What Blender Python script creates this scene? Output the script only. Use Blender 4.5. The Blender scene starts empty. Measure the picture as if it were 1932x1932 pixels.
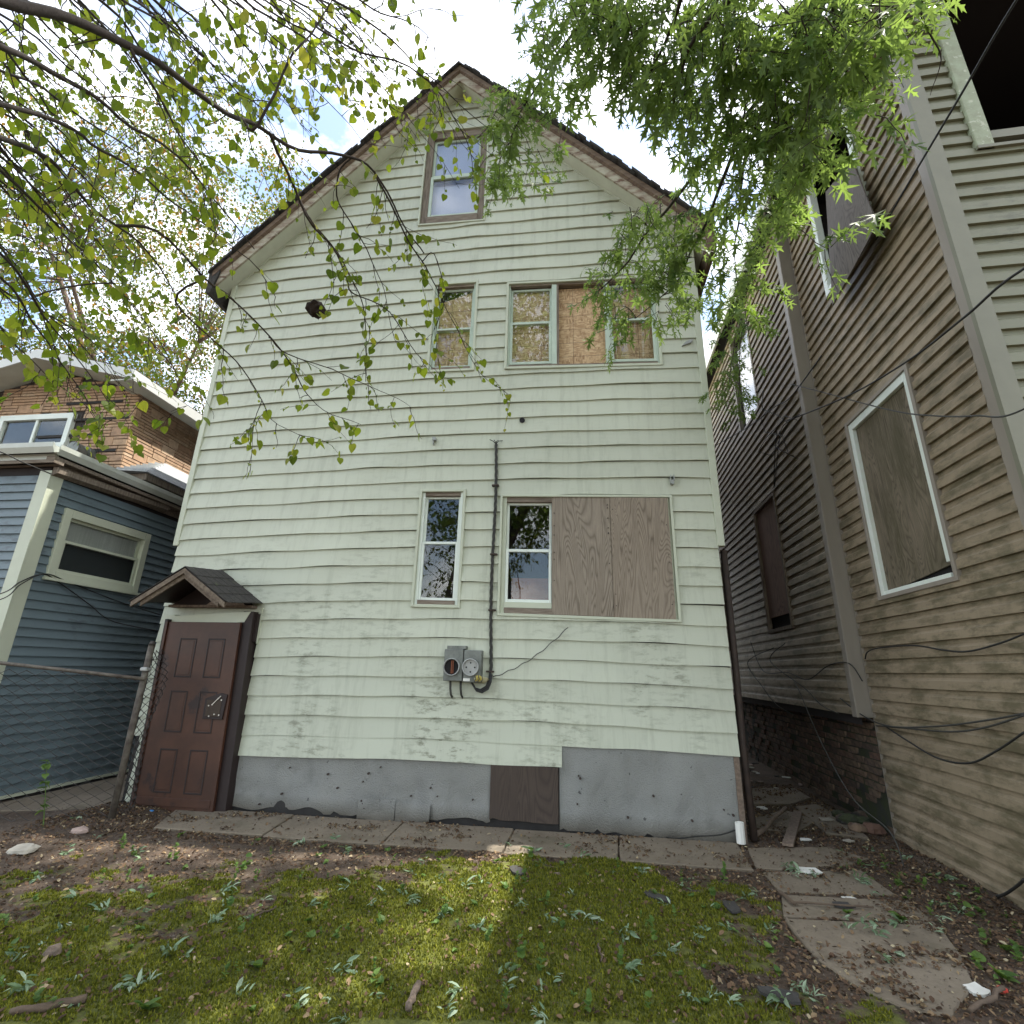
import bpy, math, random
import numpy as np
from mathutils import Vector, Matrix, noise as mnoise
R = math.radians
random.seed(7); rng = np.random.default_rng(7)
scn = bpy.context.scene
COL = scn.collection

# ------------------------------------------------------------------ camera, sky, sun, exposure
H = 1.45
PITCH, ROLL, YAW, FOV = R(17.4744), R(1.35766), R(-7.81355), R(90.8523)
fw = Vector((math.sin(YAW)*math.cos(PITCH), math.cos(YAW)*math.cos(PITCH), math.sin(PITCH)))
rt = Vector((math.cos(YAW), -math.sin(YAW), 0)); up = rt.cross(fw)
r2 = rt*math.cos(ROLL) + up*math.sin(ROLL); u2 = up*math.cos(ROLL) - rt*math.sin(ROLL)
cam_data = bpy.data.cameras.new('camera'); cam = bpy.data.objects.new('camera', cam_data); COL.objects.link(cam)
M = Matrix((( r2.x, u2.x, -fw.x, 0), (r2.y, u2.y, -fw.y, 0), (r2.z, u2.z, -fw.z, H), (0, 0, 0, 1)))
cam.matrix_world = M
cam_data.sensor_width = 36; cam_data.angle = FOV; cam_data.clip_end = 600; cam_data.clip_start = .02
scn.camera = cam
FP = 966/math.tan(FOV/2)

SUN_EL, SUN_AZ = 68.0, 13.0                 # azimuth measured from +X (right) towards +Y (behind the house)
sd = Vector((math.cos(R(SUN_EL))*math.cos(R(SUN_AZ)), math.cos(R(SUN_EL))*math.sin(R(SUN_AZ)), math.sin(R(SUN_EL))))
sun = bpy.data.lights.new('sun', 'SUN'); sun.energy = 4.0; sun.angle = R(.6); sun.color = (1, .95, .86)
suno = bpy.data.objects.new('sun', sun); COL.objects.link(suno)
suno.rotation_euler = sd.to_track_quat('Z', 'Y').to_euler()
w = bpy.data.worlds.new('World'); scn.world = w; w.use_nodes = True
nt = w.node_tree; nt.nodes.clear()
def wn(t, **k):
    n = nt.nodes.new(t)
    for a, b in k.items(): setattr(n, a, b)
    return n
sky = wn('ShaderNodeTexSky', sky_type='NISHITA'); sky.sun_disc = False
sky.sun_elevation = R(SUN_EL); sky.sun_rotation = R(90-SUN_AZ); sky.air_density = 1.2; sky.dust_density = 1.5
tc = wn('ShaderNodeTexCoord'); mp = wn('ShaderNodeMapping'); mp.inputs['Scale'].default_value = (1, 1, 1.7); mp.inputs['Location'].default_value = (1.7, 4.4, .7)
n1 = wn('ShaderNodeTexNoise'); n1.inputs['Scale'].default_value = 3.1; n1.inputs['Detail'].default_value = 7; n1.inputs['Roughness'].default_value = .58
cr = wn('ShaderNodeValToRGB'); cr.color_ramp.elements[0].position = .44; cr.color_ramp.elements[1].position = .66
cr.color_ramp.elements[0].color = (.03, .03, .03, 1)
mx = wn('ShaderNodeMixRGB'); mx.inputs['Color2'].default_value = (11.4, 11.2, 10.8, 1)
bg = wn('ShaderNodeBackground'); bg.inputs['Strength'].default_value = .13; out = wn('ShaderNodeOutputWorld')
L = nt.links.new
L(tc.outputs['Generated'], mp.inputs['Vector']); L(mp.outputs[0], n1.inputs['Vector']); L(n1.outputs['Fac'], cr.inputs['Fac'])
L(cr.outputs['Color'], mx.inputs['Fac']); L(sky.outputs['Color'], mx.inputs['Color1']); L(mx.outputs[0], bg.inputs['Color']); L(bg.outputs[0], out.inputs[0])
scn.view_settings.view_transform = 'Standard'; scn.view_settings.look = 'None'; scn.view_settings.gamma = 1
scn.view_settings.exposure = 1.55
scn.cycles.max_bounces = 8; scn.cycles.transparent_max_bounces = 12; scn.cycles.sample_clamp_indirect = 8
scn.cycles.use_denoising = True

# ------------------------------------------------------------------ pixel to point helpers (pixels of the 1932 view), used to survey real positions
def ray(x, y):
    return r2*(x-966) - u2*(y-966) + fw*FP
def at(x, y, d):                                   # point at distance d from the eye
    v = ray(x, y).normalized(); return Vector((0, 0, H)) + v*d
def atY(x, y, Y):
    v = ray(x, y); return Vector((0, 0, H)) + v*(Y/v.y)
def atX(x, y, X):
    v = ray(x, y); return Vector((0, 0, H)) + v*(X/v.x)
def G(x, y, z=0):
    v = ray(x, y); return Vector((0, 0, H)) + v*((z-H)/v.z)
SC = 1932/2992
def sX(x, y, X): return atX(x*SC, y*SC, X)
def project(p):
    d = Vector(p) - Vector((0, 0, H)); zz = d.dot(fw)
    if zz < .05: return None
    return 966 + FP*d.dot(r2)/zz, 966 - FP*d.dot(u2)/zz, zz
def nz(x, y, z=0.): return mnoise.noise(Vector((x, y, z)))

# ------------------------------------------------------------------ materials
MATS = {}
class NG:
    def __init__(s, name):
        s.m = bpy.data.materials.new(name); s.m.use_nodes = True; s.t = s.m.node_tree; s.t.nodes.clear()
        s.out = s.t.nodes.new('ShaderNodeOutputMaterial'); s.b = s.t.nodes.new('ShaderNodeBsdfPrincipled')
        s.t.links.new(s.b.outputs[0], s.out.inputs[0]); MATS[name] = s.m
        s.tc = s.t.nodes.new('ShaderNodeTexCoord')
    def n(s, t, ins=None, **k):
        o = s.t.nodes.new(t)
        for a, b in k.items(): setattr(o, a, b)
        for a, b in (ins or {}).items():
            if hasattr(b, 'node'): s.t.links.new(b, o.inputs[a])
            else: o.inputs[a].default_value = b
        return o
    def map(s, scale=(1, 1, 1), src=None, rot=(0, 0, 0)):
        return s.n('ShaderNodeMapping', {'Vector': src or s.tc.outputs['Object'], 'Scale': scale, 'Rotation': rot}).outputs[0]
    def noise(s, scale, detail=4, rough=.55, vec=None, dist=0):
        return s.n('ShaderNodeTexNoise', {'Vector': vec or s.tc.outputs['Object'], 'Scale': scale, 'Detail': detail, 'Roughness': rough, 'Distortion': dist}).outputs['Fac']
    def ramp(s, fac, *stops):
        r = s.n('ShaderNodeValToRGB', {'Fac': fac}); e = r.color_ramp.elements
        while len(e) < len(stops): e.new(.5)
        for i, (p, c) in enumerate(stops):
            e[i].position = p; e[i].color = (c, c, c, 1) if isinstance(c, (int, float)) else (*c, 1)
        return r.outputs['Color']
    def mix(s, f, a, b, mode='MIX'):
        m = s.n('ShaderNodeMixRGB', blend_type=mode)
        for i, v in (('Fac', f), ('Color1', a), ('Color2', b)):
            if hasattr(v, 'node'): s.t.links.new(v, m.inputs[i])
            else: m.inputs[i].default_value = v if i == 'Fac' else (*v, 1)
        return m.outputs[0]
    def math(s, op, a, b=0., c=0.):
        m = s.n('ShaderNodeMath', operation=op)
        for i, v in enumerate((a, b, c)):
            if hasattr(v, 'node'): s.t.links.new(v, m.inputs[i])
            else: m.inputs[i].default_value = v
        return m.outputs[0]
    def sep(s, v=None):
        return s.n('ShaderNodeSeparateXYZ', {'Vector': v or s.tc.outputs['Object']}).outputs
    def col(s, c):
        if hasattr(c, 'node'): s.t.links.new(c, s.b.inputs['Base Color'])
        else: s.b.inputs['Base Color'].default_value = (*c, 1)
        return s
    def rough(s, v):
        if hasattr(v, 'node'): s.t.links.new(v, s.b.inputs['Roughness'])
        else: s.b.inputs['Roughness'].default_value = v
        return s
    def bump(s, h, strength=.3, dist=.01):
        b = s.n('ShaderNodeBump', {'Height': h, 'Strength': strength, 'Distance': dist}); s.t.links.new(b.outputs[0], s.b.inputs['Normal']); return s
def plain(name, c, rough=.6, var=.25, scale=9, bumps=(60, .15), metal=0, c2=None, stretch=(1, 1, 1), spot=None):
    g = NG(name); v = g.map(stretch)
    c2 = c2 or tuple(x*.6 for x in c)
    col = g.mix(g.ramp(g.noise(scale, 6, .6, v), (.35, 0.), (.65, var)), c, c2)
    if spot: col = g.mix(g.ramp(g.noise(spot[1], 5, .65, v), (spot[2], 0.), (spot[2]+.06, 1.)), col, spot[0])
    g.col(col).rough(rough); g.b.inputs['Metallic'].default_value = metal
    if bumps: g.bump(g.noise(bumps[0], 5, .6, v), bumps[1], .004)
    return g.m

def siding_mat(name, base, dirt, seed=0., grain=True, lowdirt=True, amt=.5):
    g = NG(name); o = g.tc.outputs['Object']
    big = g.noise(.55+seed*.1, 3, .5); s3 = g.noise(3.3, 5, .62)
    c = g.mix(g.ramp(big, (.3, 0.), (.7, .55)), base, tuple(x*.86 for x in base))
    streak = g.noise(2.0, 5, .7, g.map((5, 5, .35)))
    c = g.mix(g.ramp(streak, (.5, 0.), (.75, .35*amt)), c, dirt)
    blot = g.math('MULTIPLY', g.ramp(g.noise(1.1, 2), (.45, 0.), (.6, 1.)), g.ramp(g.noise(11, 6, .7, g.map((.6, .6, 1.6))), (.50, 0.), (.64, .85)))
    if lowdirt:
        z = g.sep()[2]; lowf = g.ramp(g.math('MULTIPLY', z, .18), (.12, 1.), (.62, .12))
        blot = g.math('MULTIPLY', blot, lowf)
    c = g.mix(g.math('MULTIPLY', blot, 1.) if amt < .85 else g.ramp(g.noise(6.5, 6, .7, g.map((.5, .5, 1.5))), (.45, 0.), (.62, .72)), c, dirt)
    if amt > .85: c = g.mix(blot, c, tuple(x*.8 for x in dirt))
    isl = g.n('ShaderNodeObjectInfo').outputs['Random']
    c = g.mix(g.math('MULTIPLY', isl, .17), c, tuple(x*.55 for x in base))
    g.col(c).rough(.55)
    gr = g.noise(1.0, 4, .65, g.map((7, 7, 120)))
    g.bump(g.math('ADD', g.math('MULTIPLY', gr, 1. if grain else .3), g.math('MULTIPLY', s3, .6)), .16, .003)
    return g.m
siding_mat('siding_white', (.525, .555, .45), (.12, .122, .075), amt=.84)
siding_mat('siding_tan', (.30, .242, .165), (.075, .068, .033), 1, False, True, .9)
siding_mat('siding_olive', (.20, .205, .135), (.09, .095, .06), 2, False, False, .5)
siding_mat('siding_blue', (.135, .182, .205), (.075, .095, .11), 3, True, False, .3)
plain('trim_white', (.50, .535, .42), .5, .35, 5, (40, .1), c2=(.42, .44, .36))
plain('vinyl_white', (.72, .78, .72), .4, .2, 4, None)
plain('trim_green', (.47, .56, .47), .5, .3, 6, (40, .12))
plain('tan_post', (.27, .24, .20), .5, .3, 3, (30, .1), stretch=(3, 3, .4))
plain('olive_post', (.20, .20, .145), .55, .25, 4, (30, .1))
plain('mint_paint', (.36, .42, .30), .7, .6, 9, (50, .3), c2=(.22, .22, .15), spot=((.5, .53, .42), 22, .6))
plain('fascia_old', (.10, .065, .045), .85, .8, 7, (30, .5), c2=(.20, .145, .10), stretch=(1, 1, 3), spot=((.36, .32, .24), 4, .62))
plain('rake_paint', (.42, .40, .31), .8, .9, 6, (30, .4), c2=(.20, .13, .09), stretch=(1, 1, 2.5), spot=((.13, .075, .05), 3.4, .56))
plain('soffit', (.55, .57, .46), .7, .35, 4, (40, .1))
plain('grey_wood', (.24, .20, .16), .9, .9, 10, (90, .6), c2=(.11, .085, .065), stretch=(4, 4, .5))
plain('grey_wood_x', (.26, .22, .175), .9, .9, 10, (90, .6), c2=(.12, .09, .07), stretch=(.5, 4, 6))
plain('shingle_dark', (.026, .024, .023), .95, .8, 30, (180, .8), c2=(.055, .05, .044), spot=((.06, .075, .035), 6, .62))
plain('shingle_grey', (.36, .38, .39), .9, .6, 25, (160, .6), c2=(.24, .25, .26))
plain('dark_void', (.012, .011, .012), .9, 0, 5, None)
plain('interior', (.03, .025, .025), .9, .5, 3, None)
plain('door_brown', (.042, .0155, .008), .5, .9, 3.5, (40, .15), c2=(.075, .028, .014), spot=((.02, .009, .008), 2.4, .58))
plain('door_dark', (.022, .012, .011), .6, .5, 6, (30, .2))
plain('lock_metal', (.06, .045, .035), .45, .6, 20, None, metal=.6)
plain('bolt_metal', (.75, .74, .7), .3, .2, 20, None, metal=.7)
plain('galv', (.20, .215, .20), .5, .7, 12, (70, .15), metal=.35, c2=(.09, .10, .09))
plain('galv_light', (.36, .37, .36), .45, .5, 15, (70, .1), metal=.4)
plain('galv_wire', (.05, .047, .044), .65, .6, 14, None, metal=.2, c2=(.035, .025, .02))
plain('rust_pipe', (.055, .036, .028), .75, .8, 14, (90, .4), c2=(.025, .018, .016))
plain('rail_rust', (.055, .042, .034), .7, .9, 12, (70, .3), c2=(.15, .135, .11), metal=.2)
plain('cable_black', (.018, .018, .017), .6, .3, 30, None)
plain('cable_grey', (.05, .05, .045), .7, .5, 30, (200, .3))
plain('white_plastic', (.78, .78, .74), .4, .2, 8, None)
plain('yellow_wire', (.55, .42, .04), .5, .3, 30, None)
plain('kraft', (.36, .33, .20), .8, .4, 20, (80, .3))
plain('copper', (.18, .06, .03), .5, .6, 20, None, metal=.5)
plain('nest_mud', (.035, .024, .02), .95, .7, 25, (90, .9))
plain('bark', (.03, .022, .018), .9, .8, 14, (60, .8), c2=(.065, .05, .042), stretch=(2, 2, .6))
plain('bark_twig', (.04, .026, .021), .8, .5, 30, (80, .3))
plain('bark_far', (.15, .105, .075), .9, .6, 6, None)
plain('stone_pale', (.42, .39, .33), .9, .6, 14, (50, .5))
plain('gravel', (.17, .14, .11), .9, .8, 14, (50, .5), c2=(.07, .055, .045))
plain('stone_pink', (.40, .30, .26), .9, .6, 14, (50, .5))
plain('slate_dark', (.045, .042, .04), .9, .7, 25, (140, .7))
plain('old_plank', (.22, .165, .125), .9, .8, 12, (80, .6), c2=(.10, .075, .06), stretch=(3, 3, 3))
plain('worn_board', (.19, .15, .11), .85, .9, 9, (60, .5), c2=(.085, .06, .042), stretch=(3, 3, 3))
plain('stick', (.12, .085, .06), .9, .7, 16, (90, .6))
plain('paper_white', (.68, .68, .64), .7, .3, 12, None)
plain('blue_plastic', (.05, .25, .6), .5, .1, 8, None)
plain('red_plastic', (.55, .06, .04), .5, .1, 8, None)
plain('sky_reflection', (.40, .43, .60), .8, .08, 1.5, None)  # lavender of the sky reflected in the attic panes
plain('curtain', (.42, .42, .38), .9, .4, 6, (30, .3), stretch=(1, 6, .3))
plain('screen', (.035, .04, .04), .8, .3, 6, None)
plain('fascia_white', (.58, .60, .58), .45, .15, 4, None)
plain('gutter', (.52, .55, .50), .4, .35, 5, None, c2=(.33, .34, .29))
plain('dull_black', (.035, .033, .032), .95, .6, 12, (60, .6))  # near-black for foundation wall, tar patches and bay wall
plain('brick_far_mortar', (.05, .043, .04), .95, .5, 12, (60, .4))

def island(g):
    a = g.n('ShaderNodeNewGeometry').outputs['Random Per Island']; b = g.n('ShaderNodeObjectInfo').outputs['Random']
    return g.math('FRACT', g.math('ADD', a, b))
def brick_mat(name, stops, spot=None):
    g = NG(name); c = g.ramp(island(g), *stops)
    c = g.mix(g.ramp(g.noise(14, 6, .65), (.4, 0.), (.7, .45)), c, (.09, .065, .05))
    if spot: c = g.mix(g.ramp(g.noise(3.2, 5, .6), (.44, 0.), (.56, 1.)), c, spot)
    g.col(c).rough(.92).bump(g.noise(60, 6, .65), .5, .006)
brick_mat('brick_tan', ((0., (.43, .27, .165)), (.4, (.50, .34, .215)), (.75, (.40, .26, .17)), (1., (.56, .41, .28))))
brick_mat('brick_old', ((0., (.16, .085, .06)), (.5, (.22, .15, .10)), (1., (.10, .07, .055))), (.035, .033, .03))
plain('mortar_moss', (.045, .045, .04), .95, .9, 5, (40, .8), c2=(.05, .065, .02))

def concrete():
    g = NG('concrete'); c = g.ramp(g.noise(2.2, 6, .6), (.3, (.145, .118, .085)), (.7, (.215, .178, .132)))
    c = g.mix(g.ramp(g.noise(40, 4, .7), (.45, 0.), (.75, .5)), c, (.10, .08, .06))
    c = g.mix(g.ramp(g.noise(1.3, 6, .7), (.56, 0.), (.66, .6)), c, (.085, .075, .045))
    g.col(c).rough(.93).bump(g.noise(120, 5, .7), .35, .004)
concrete()
def tarpaper():
    g = NG('foundation_sheet'); c = g.ramp(g.noise(1.6, 5, .6), (.3, (.22, .225, .215)), (.7, (.285, .29, .275)))
    c = g.mix(g.ramp(g.noise(2.4, 6, .7, g.map((1.2, 1, 1.6))), (.56, 0.), (.74, .5)), c, (.11, .11, .10))
    c = g.mix(g.ramp(g.math('MULTIPLY', g.sep()[2], 2.), (.05, .85), (.34, 0.)), c, (.10, .088, .068))
    c = g.mix(g.ramp(g.noise(17, 3, .6), (.70, 0.), (.72, .8)), c, (.04, .04, .04))
    h = g.math('ADD', g.math('MULTIPLY', g.noise(90, 3), .4), g.math('MULTIPLY', g.noise(2.4, 1.5, .4, g.map((1, 1, .45), None, (0, .7, 0))), 9.))
    g.col(c).rough(.8).bump(h, 1., .03)
tarpaper()
def plywood(name, light, dark, mid, scale=1., green=None, seed=(0, 0, 0)):
    g = NG(name)
    v = g.n('ShaderNodeMapping', {'Vector': g.tc.outputs['Object'], 'Scale': (1.25, 1.25, .17), 'Location': seed}).outputs[0]
    field = g.noise(2.6*scale, 2.2, .45, v, .9)
    rings = g.math('FRACT', g.math('MULTIPLY', field, 32))
    tri = g.math('ABSOLUTE', g.math('SUBTRACT', rings, .5))
    line = g.ramp(tri, (.03, .8), (.18, .3), (.45, 0.))
    soft = g.noise(2.0, 3, .5)
    line = g.math('MULTIPLY', line, g.ramp(soft, (.3, .45), (.62, 1.)))
    c = g.mix(line, g.mix(g.noise(3, 5, .6, v), light, mid), dark)
    fine = g.noise(3, 6, .7, g.map((60, 60, 3)))
    c = g.mix(g.ramp(fine, (.45, 0.), (.7, .4)), c, dark)
    c = g.mix(g.ramp(g.noise(4, 6, .7, g.map((3, 3, .6))), (.58, 0.), (.75, .45)), c, tuple(x*.6 for x in dark))
    if green: c = g.mix(g.ramp(g.noise(1.6, 6, .7, g.map((2.2, 2.2, .5))), (.46, 0.), (.64, .7)), c, green)
    g.col(c).rough(.85).bump(g.math('ADD', fine, line), .3, .003)
plywood('plywood_brown', (.335, .29, .23), (.095, .073, .053), (.25, .205, .16))
plywood('plywood_pale', (.325, .275, .215), (.11, .083, .06), (.265, .215, .165), 1., None, (11, 3, 5))
plywood('plywood_green', (.225, .185, .13), (.05, .04, .025), (.15, .122, .083), 1.3, (.055, .05, .022), (3, 1, 2))
plywood('plywood_dark', (.30, .19, .15), (.11, .066, .053), (.21, .138, .11), 1., None, (7, 2, 1))
plywood('plywood_grey', (.15, .13, .115), (.05, .042, .036), (.10, .088, .076), 1.4, None, (1, 9, 4))
plywood('hatch_wood', (.075, .055, .043), (.035, .025, .02), (.055, .04, .032), 1., None, (4, 4, 4))
def osb():
    g = NG('osb')
    v1 = g.n('ShaderNodeTexVoronoi', {'Vector': g.map((1, 1, 3.2), None, (0, .5, 0)), 'Scale': 22}); v2 = g.n('ShaderNodeTexVoronoi', {'Vector': g.map((3.4, 1, 1), None, (0, .7, 0)), 'Scale': 19})
    a = g.ramp(g.sep(v1.outputs['Color'])[0], (0., (.36, .22, .115)), (.5, (.50, .34, .19)), (1., (.62, .46, .28)))
    b = g.ramp(g.sep(v2.outputs['Color'])[1], (0., (.30, .18, .09)), (1., (.58, .41, .24)))
    c = g.mix(g.ramp(g.noise(9, 2), (.45, 0.), (.55, 1.)), a, b)
    s = g.sep()
    for k, off in ((0, .11), (2, .13)):
        p = .41 if k == 0 else .205
        f = g.math('ABSOLUTE', g.math('SUBTRACT', g.math('FRACT', g.math('DIVIDE', g.math('ADD', s[k], off+20), p)), .5))
        c = g.mix(g.ramp(f, (.485 if k else .492, 0.), (.488 if k else .494, .8)), c, (.09, .05, .03))
    g.col(c).rough(.8).bump(g.sep(v1.outputs['Color'])[2], .25, .003)
osb()
def glass(name, tint=(.93, .95, .95), ior=1.5):
    g = NG(name); t = g.t
    gl = g.n('ShaderNodeBsdfGlossy', {'Color': (1, 1, 1, 1), 'Roughness': .015}); tr = g.n('ShaderNodeBsdfTransparent', {'Color': (*tint, 1)})
    bmp = g.n('ShaderNodeBump', {'Height': g.noise(2.2, 2), 'Strength': .05, 'Distance': .02}); t.links.new(bmp.outputs[0], gl.inputs['Normal'])
    fr = g.n('ShaderNodeLayerWeight', {'Blend': .5}); m = g.n('ShaderNodeMixShader')
    f = g.math('ADD', g.math('MULTIPLY', g.math('POWER', fr.outputs['Facing'], 5.), .9), .048)
    t.links.new(f, m.inputs[0]); t.links.new(tr.outputs[0], m.inputs[1]); t.links.new(gl.outputs[0], m.inputs[2]); t.links.new(m.outputs[0], g.out.inputs[0])
glass('glass')
def leaf_mat(name, stops, trans=.45, back=None, rough=.45):
    g = NG(name); t = g.t; i = island(g)
    c = g.ramp(i, *stops)
    c = g.mix(g.ramp(g.noise(30, 2), (.4, 0.), (.7, .25)), c, tuple(x*.6 for x in stops[0][1]))
    if back:
        bf = g.n('ShaderNodeNewGeometry').outputs['Backfacing']; c = g.mix(bf, c, back)
    g.col(c).rough(rough); g.b.inputs['Specular IOR Level'].default_value = .22
    tl = g.n('ShaderNodeBsdfTranslucent'); t.links.new(g.mix(1., c, (1.5, 1.45, .65), 'MULTIPLY'), tl.inputs['Color'])
    m = g.n('ShaderNodeMixShader', {0: trans}); t.links.new(g.b.outputs[0], m.inputs[1]); t.links.new(tl.outputs[0], m.inputs[2]); t.links.new(m.outputs[0], g.out.inputs[0])
leaf_mat('leaf_redbud', ((0., (.085, .135, .022)), (.35, (.14, .20, .03)), (.8, (.24, .30, .045)), (1., (.33, .33, .07))), .6)
leaf_mat('leaf_maple', ((0., (.06, .125, .03)), (.45, (.115, .205, .045)), (1., (.21, .31, .065))), .6, (.14, .21, .09))
leaf_mat('leaf_far', ((0., (.055, .09, .022)), (.55, (.09, .125, .03)), (.8, (.15, .14, .045)), (1., (.26, .12, .04))), .45)
leaf_mat('leaf_fallen', ((0., (.11, .17, .095)), (.5, (.20, .28, .18)), (1., (.32, .39, .29))), .12, (.15, .22, .12), .65)
leaf_mat('leaf_weed', ((0., (.06, .12, .03)), (.5, (.10, .17, .04)), (1., (.15, .24, .06))), .35)
leaf_mat('leaf_litter', ((0., (.05, .032, .022)), (.4, (.10, .06, .038)), (.75, (.17, .11, .065)), (.93, (.26, .19, .11)), (1., (.42, .36, .24))), .08, None, .85)
leaf_mat('moss_blade', ((0., (.06, .075, .012)), (.5, (.135, .15, .02)), (1., (.26, .265, .034))), .3, None, .9)
def ground_mat():
    g = NG('earth'); a = g.n('ShaderNodeAttribute', attribute_name='moss').outputs['Fac']
    d = g.ramp(g.noise(2.3, 7, .65), (.28, (.04, .027, .018)), (.5, (.08, .055, .037)), (.75, (.15, .112, .08)))
    d = g.mix(g.ramp(g.noise(55, 5, .75), (.42, 0.), (.7, .7)), d, (.035, .024, .018))
    d = g.mix(g.ramp(g.n('ShaderNodeTexVoronoi', {'Vector': g.tc.outputs['Object'], 'Scale': 70}).outputs['Distance'], (.05, .6), (.16, 0.)), d, (.21, .17, .125))
    m = g.ramp(g.noise(26, 6, .7), (.28, (.04, .048, .01)), (.52, (.10, .112, .017)), (.8, (.21, .215, .03)))
    f = g.ramp(g.math('ADD', a, g.math('MULTIPLY', g.math('SUBTRACT', g.noise(19, 6, .7), .5), .9)), (.42, 0.), (.58, 1.))
    g.col(g.mix(f, d, m)).rough(.97).bump(g.math('ADD', g.noise(70, 6, .75), g.math('MULTIPLY', g.noise(14, 4), 2.)), .8, .012)
ground_mat()

# ------------------------------------------------------------------ mesh and object helpers
def tag(o, label=None, cat=None, group=None, kind=None):
    for k, v in (('label', label), ('category', cat), ('group', group), ('kind', kind)):
        if v: o[k] = v
    return o
def thing(name, loc, label, cat, group=None):
    o = bpy.data.objects.new(name, None); COL.objects.link(o); o.location = loc; o.empty_display_size = .1
    return tag(o, label, cat, group)
def link(name, me, parent=None):
    o = bpy.data.objects.new(name, me); COL.objects.link(o)
    if parent is not None:
        o.parent = parent
        if parent.type == 'EMPTY': o.matrix_parent_inverse = Matrix.Translation(-Vector(parent.location))
    return o
class MB:
    def __init__(s, deform=None): s.v = []; s.f = []; s.d = deform; s.mi = []
    def add(s, vs, fs):
        k = len(s.v); s.v += [tuple(v) for v in vs]; s.f += [tuple(k+i for i in f) for f in fs]; return s
    def box(s, x0, x1, y0, y1, z0, z1):
        return s.add([(x0, y0, z0), (x1, y0, z0), (x1, y1, z0), (x0, y1, z0), (x0, y0, z1), (x1, y0, z1), (x1, y1, z1), (x0, y1, z1)],
                     [(0, 3, 2, 1), (4, 5, 6, 7), (0, 1, 5, 4), (1, 2, 6, 5), (2, 3, 7, 6), (3, 0, 4, 7)])
    def hexa(s, q0, q1):                               # two quads, joined
        return s.add(list(q0)+list(q1), [(3, 2, 1, 0), (4, 5, 6, 7), (0, 1, 5, 4), (1, 2, 6, 5), (2, 3, 7, 6), (3, 0, 4, 7)])
    def prism(s, poly, off):                           # polygon (3D points) extruded by a vector
        n = len(poly); off = Vector(off); p = [Vector(q) for q in poly]
        return s.add(p+[q+off for q in p], [tuple(range(n))[::-1], tuple(range(n, 2*n))]+[(i, (i+1) % n, n+(i+1) % n, n+i) for i in range(n)])
    def tube(s, pts, r, n=6, cap=True):
        pts = [Vector(p) for p in pts]; m = len(pts); rs = r if hasattr(r, '__len__') else [r]*m; k = len(s.v); prev = None
        for i, p in enumerate(pts):
            t = (pts[min(i+1, m-1)]-pts[max(i-1, 0)]).normalized()
            a = (Vector((0, 0, 1)) if abs(t.z) < .9 else Vector((1, 0, 0))) if prev is None else prev
            a = (a-t*a.dot(t)).normalized(); prev = a; b = t.cross(a)
            for j in range(n):
                w_ = 2*math.pi*j/n; s.v.append(tuple(p+(a*math.cos(w_)+b*math.sin(w_))*rs[i]))
        for i in range(m-1):
            for j in range(n):
                s.f.append((k+i*n+j, k+i*n+(j+1) % n, k+(i+1)*n+(j+1) % n, k+(i+1)*n+j))
        if cap: s.f.append(tuple(k+j for j in range(n))[::-1]); s.f.append(tuple(k+(m-1)*n+j for j in range(n)))
        return s
    def disc(s, c, r, y0, y1, n=20):                   # short cylinder along Y
        return s.prism([(c[0]+r*math.cos(2*math.pi*i/n), y0, c[1]+r*math.sin(2*math.pi*i/n)) for i in range(n)], (0, y1-y0, 0))
    def ring(s, c, r0, r1, y0, y1, n=22):
        k = len(s.v)
        for i in range(n):
            a = 2*math.pi*i/n; ca, sa = math.cos(a), math.sin(a)
            s.v += [(c[0]+r0*ca, y0, c[1]+r0*sa), (c[0]+r1*ca, y0, c[1]+r1*sa), (c[0]+r1*ca, y1, c[1]+r1*sa), (c[0]+r0*ca, y1, c[1]+r0*sa)]
        for i in range(n):
            j = (i+1) % n
            for q in range(4): s.f.append((k+4*i+q, k+4*i+(q+1) % 4, k+4*j+(q+1) % 4, k+4*j+q))
        return s
    def build(s, name, mat, parent=None, smooth=False, bevel=0):
        me = bpy.data.meshes.new(name); v = s.v if s.d is None else [s.d(p) for p in s.v]
        me.from_pydata(v, [], s.f); me.materials.append(MATS[mat]); me.update()
        o = link(name, me, parent)
        if smooth: me.shade_smooth()
        if bevel:
            b = o.modifiers.new('bevel', 'BEVEL'); b.width = bevel; b.segments = 1; b.limit_method = 'ANGLE'
        return o
def fast(name, verts, faces, mat, parent=None, smooth=False):
    me = bpy.data.meshes.new(name); verts = np.asarray(verts, np.float32); faces = np.asarray(faces, np.int32); k = faces.shape[1]
    me.vertices.add(len(verts)); me.vertices.foreach_set('co', verts.ravel())
    me.loops.add(faces.size); me.loops.foreach_set('vertex_index', faces.ravel())
    me.polygons.add(len(faces)); me.polygons.foreach_set('loop_start', np.arange(0, faces.size, k, dtype=np.int32))
    if smooth: me.polygons.foreach_set('use_smooth', np.ones(len(faces), bool))
    me.materials.append(MATS[mat]); me.update(calc_edges=True); me.validate()
    return link(name, me, parent)
def spread(tv, tf, mats):                              # template verts (k,3), faces, list of (3x3 scaled rotation, position)
    Rm = np.array([m[0] for m in mats]); T = np.array([m[1] for m in mats]); k = len(tv)
    V = np.einsum('nij,kj->nki', Rm, np.array(tv))+T[:, None, :]
    Fa = np.array(tf)[None]+(np.arange(len(mats))*k)[:, None, None]
    return V.reshape(-1, 3), Fa.reshape(-1, len(tf[0]))

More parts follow.
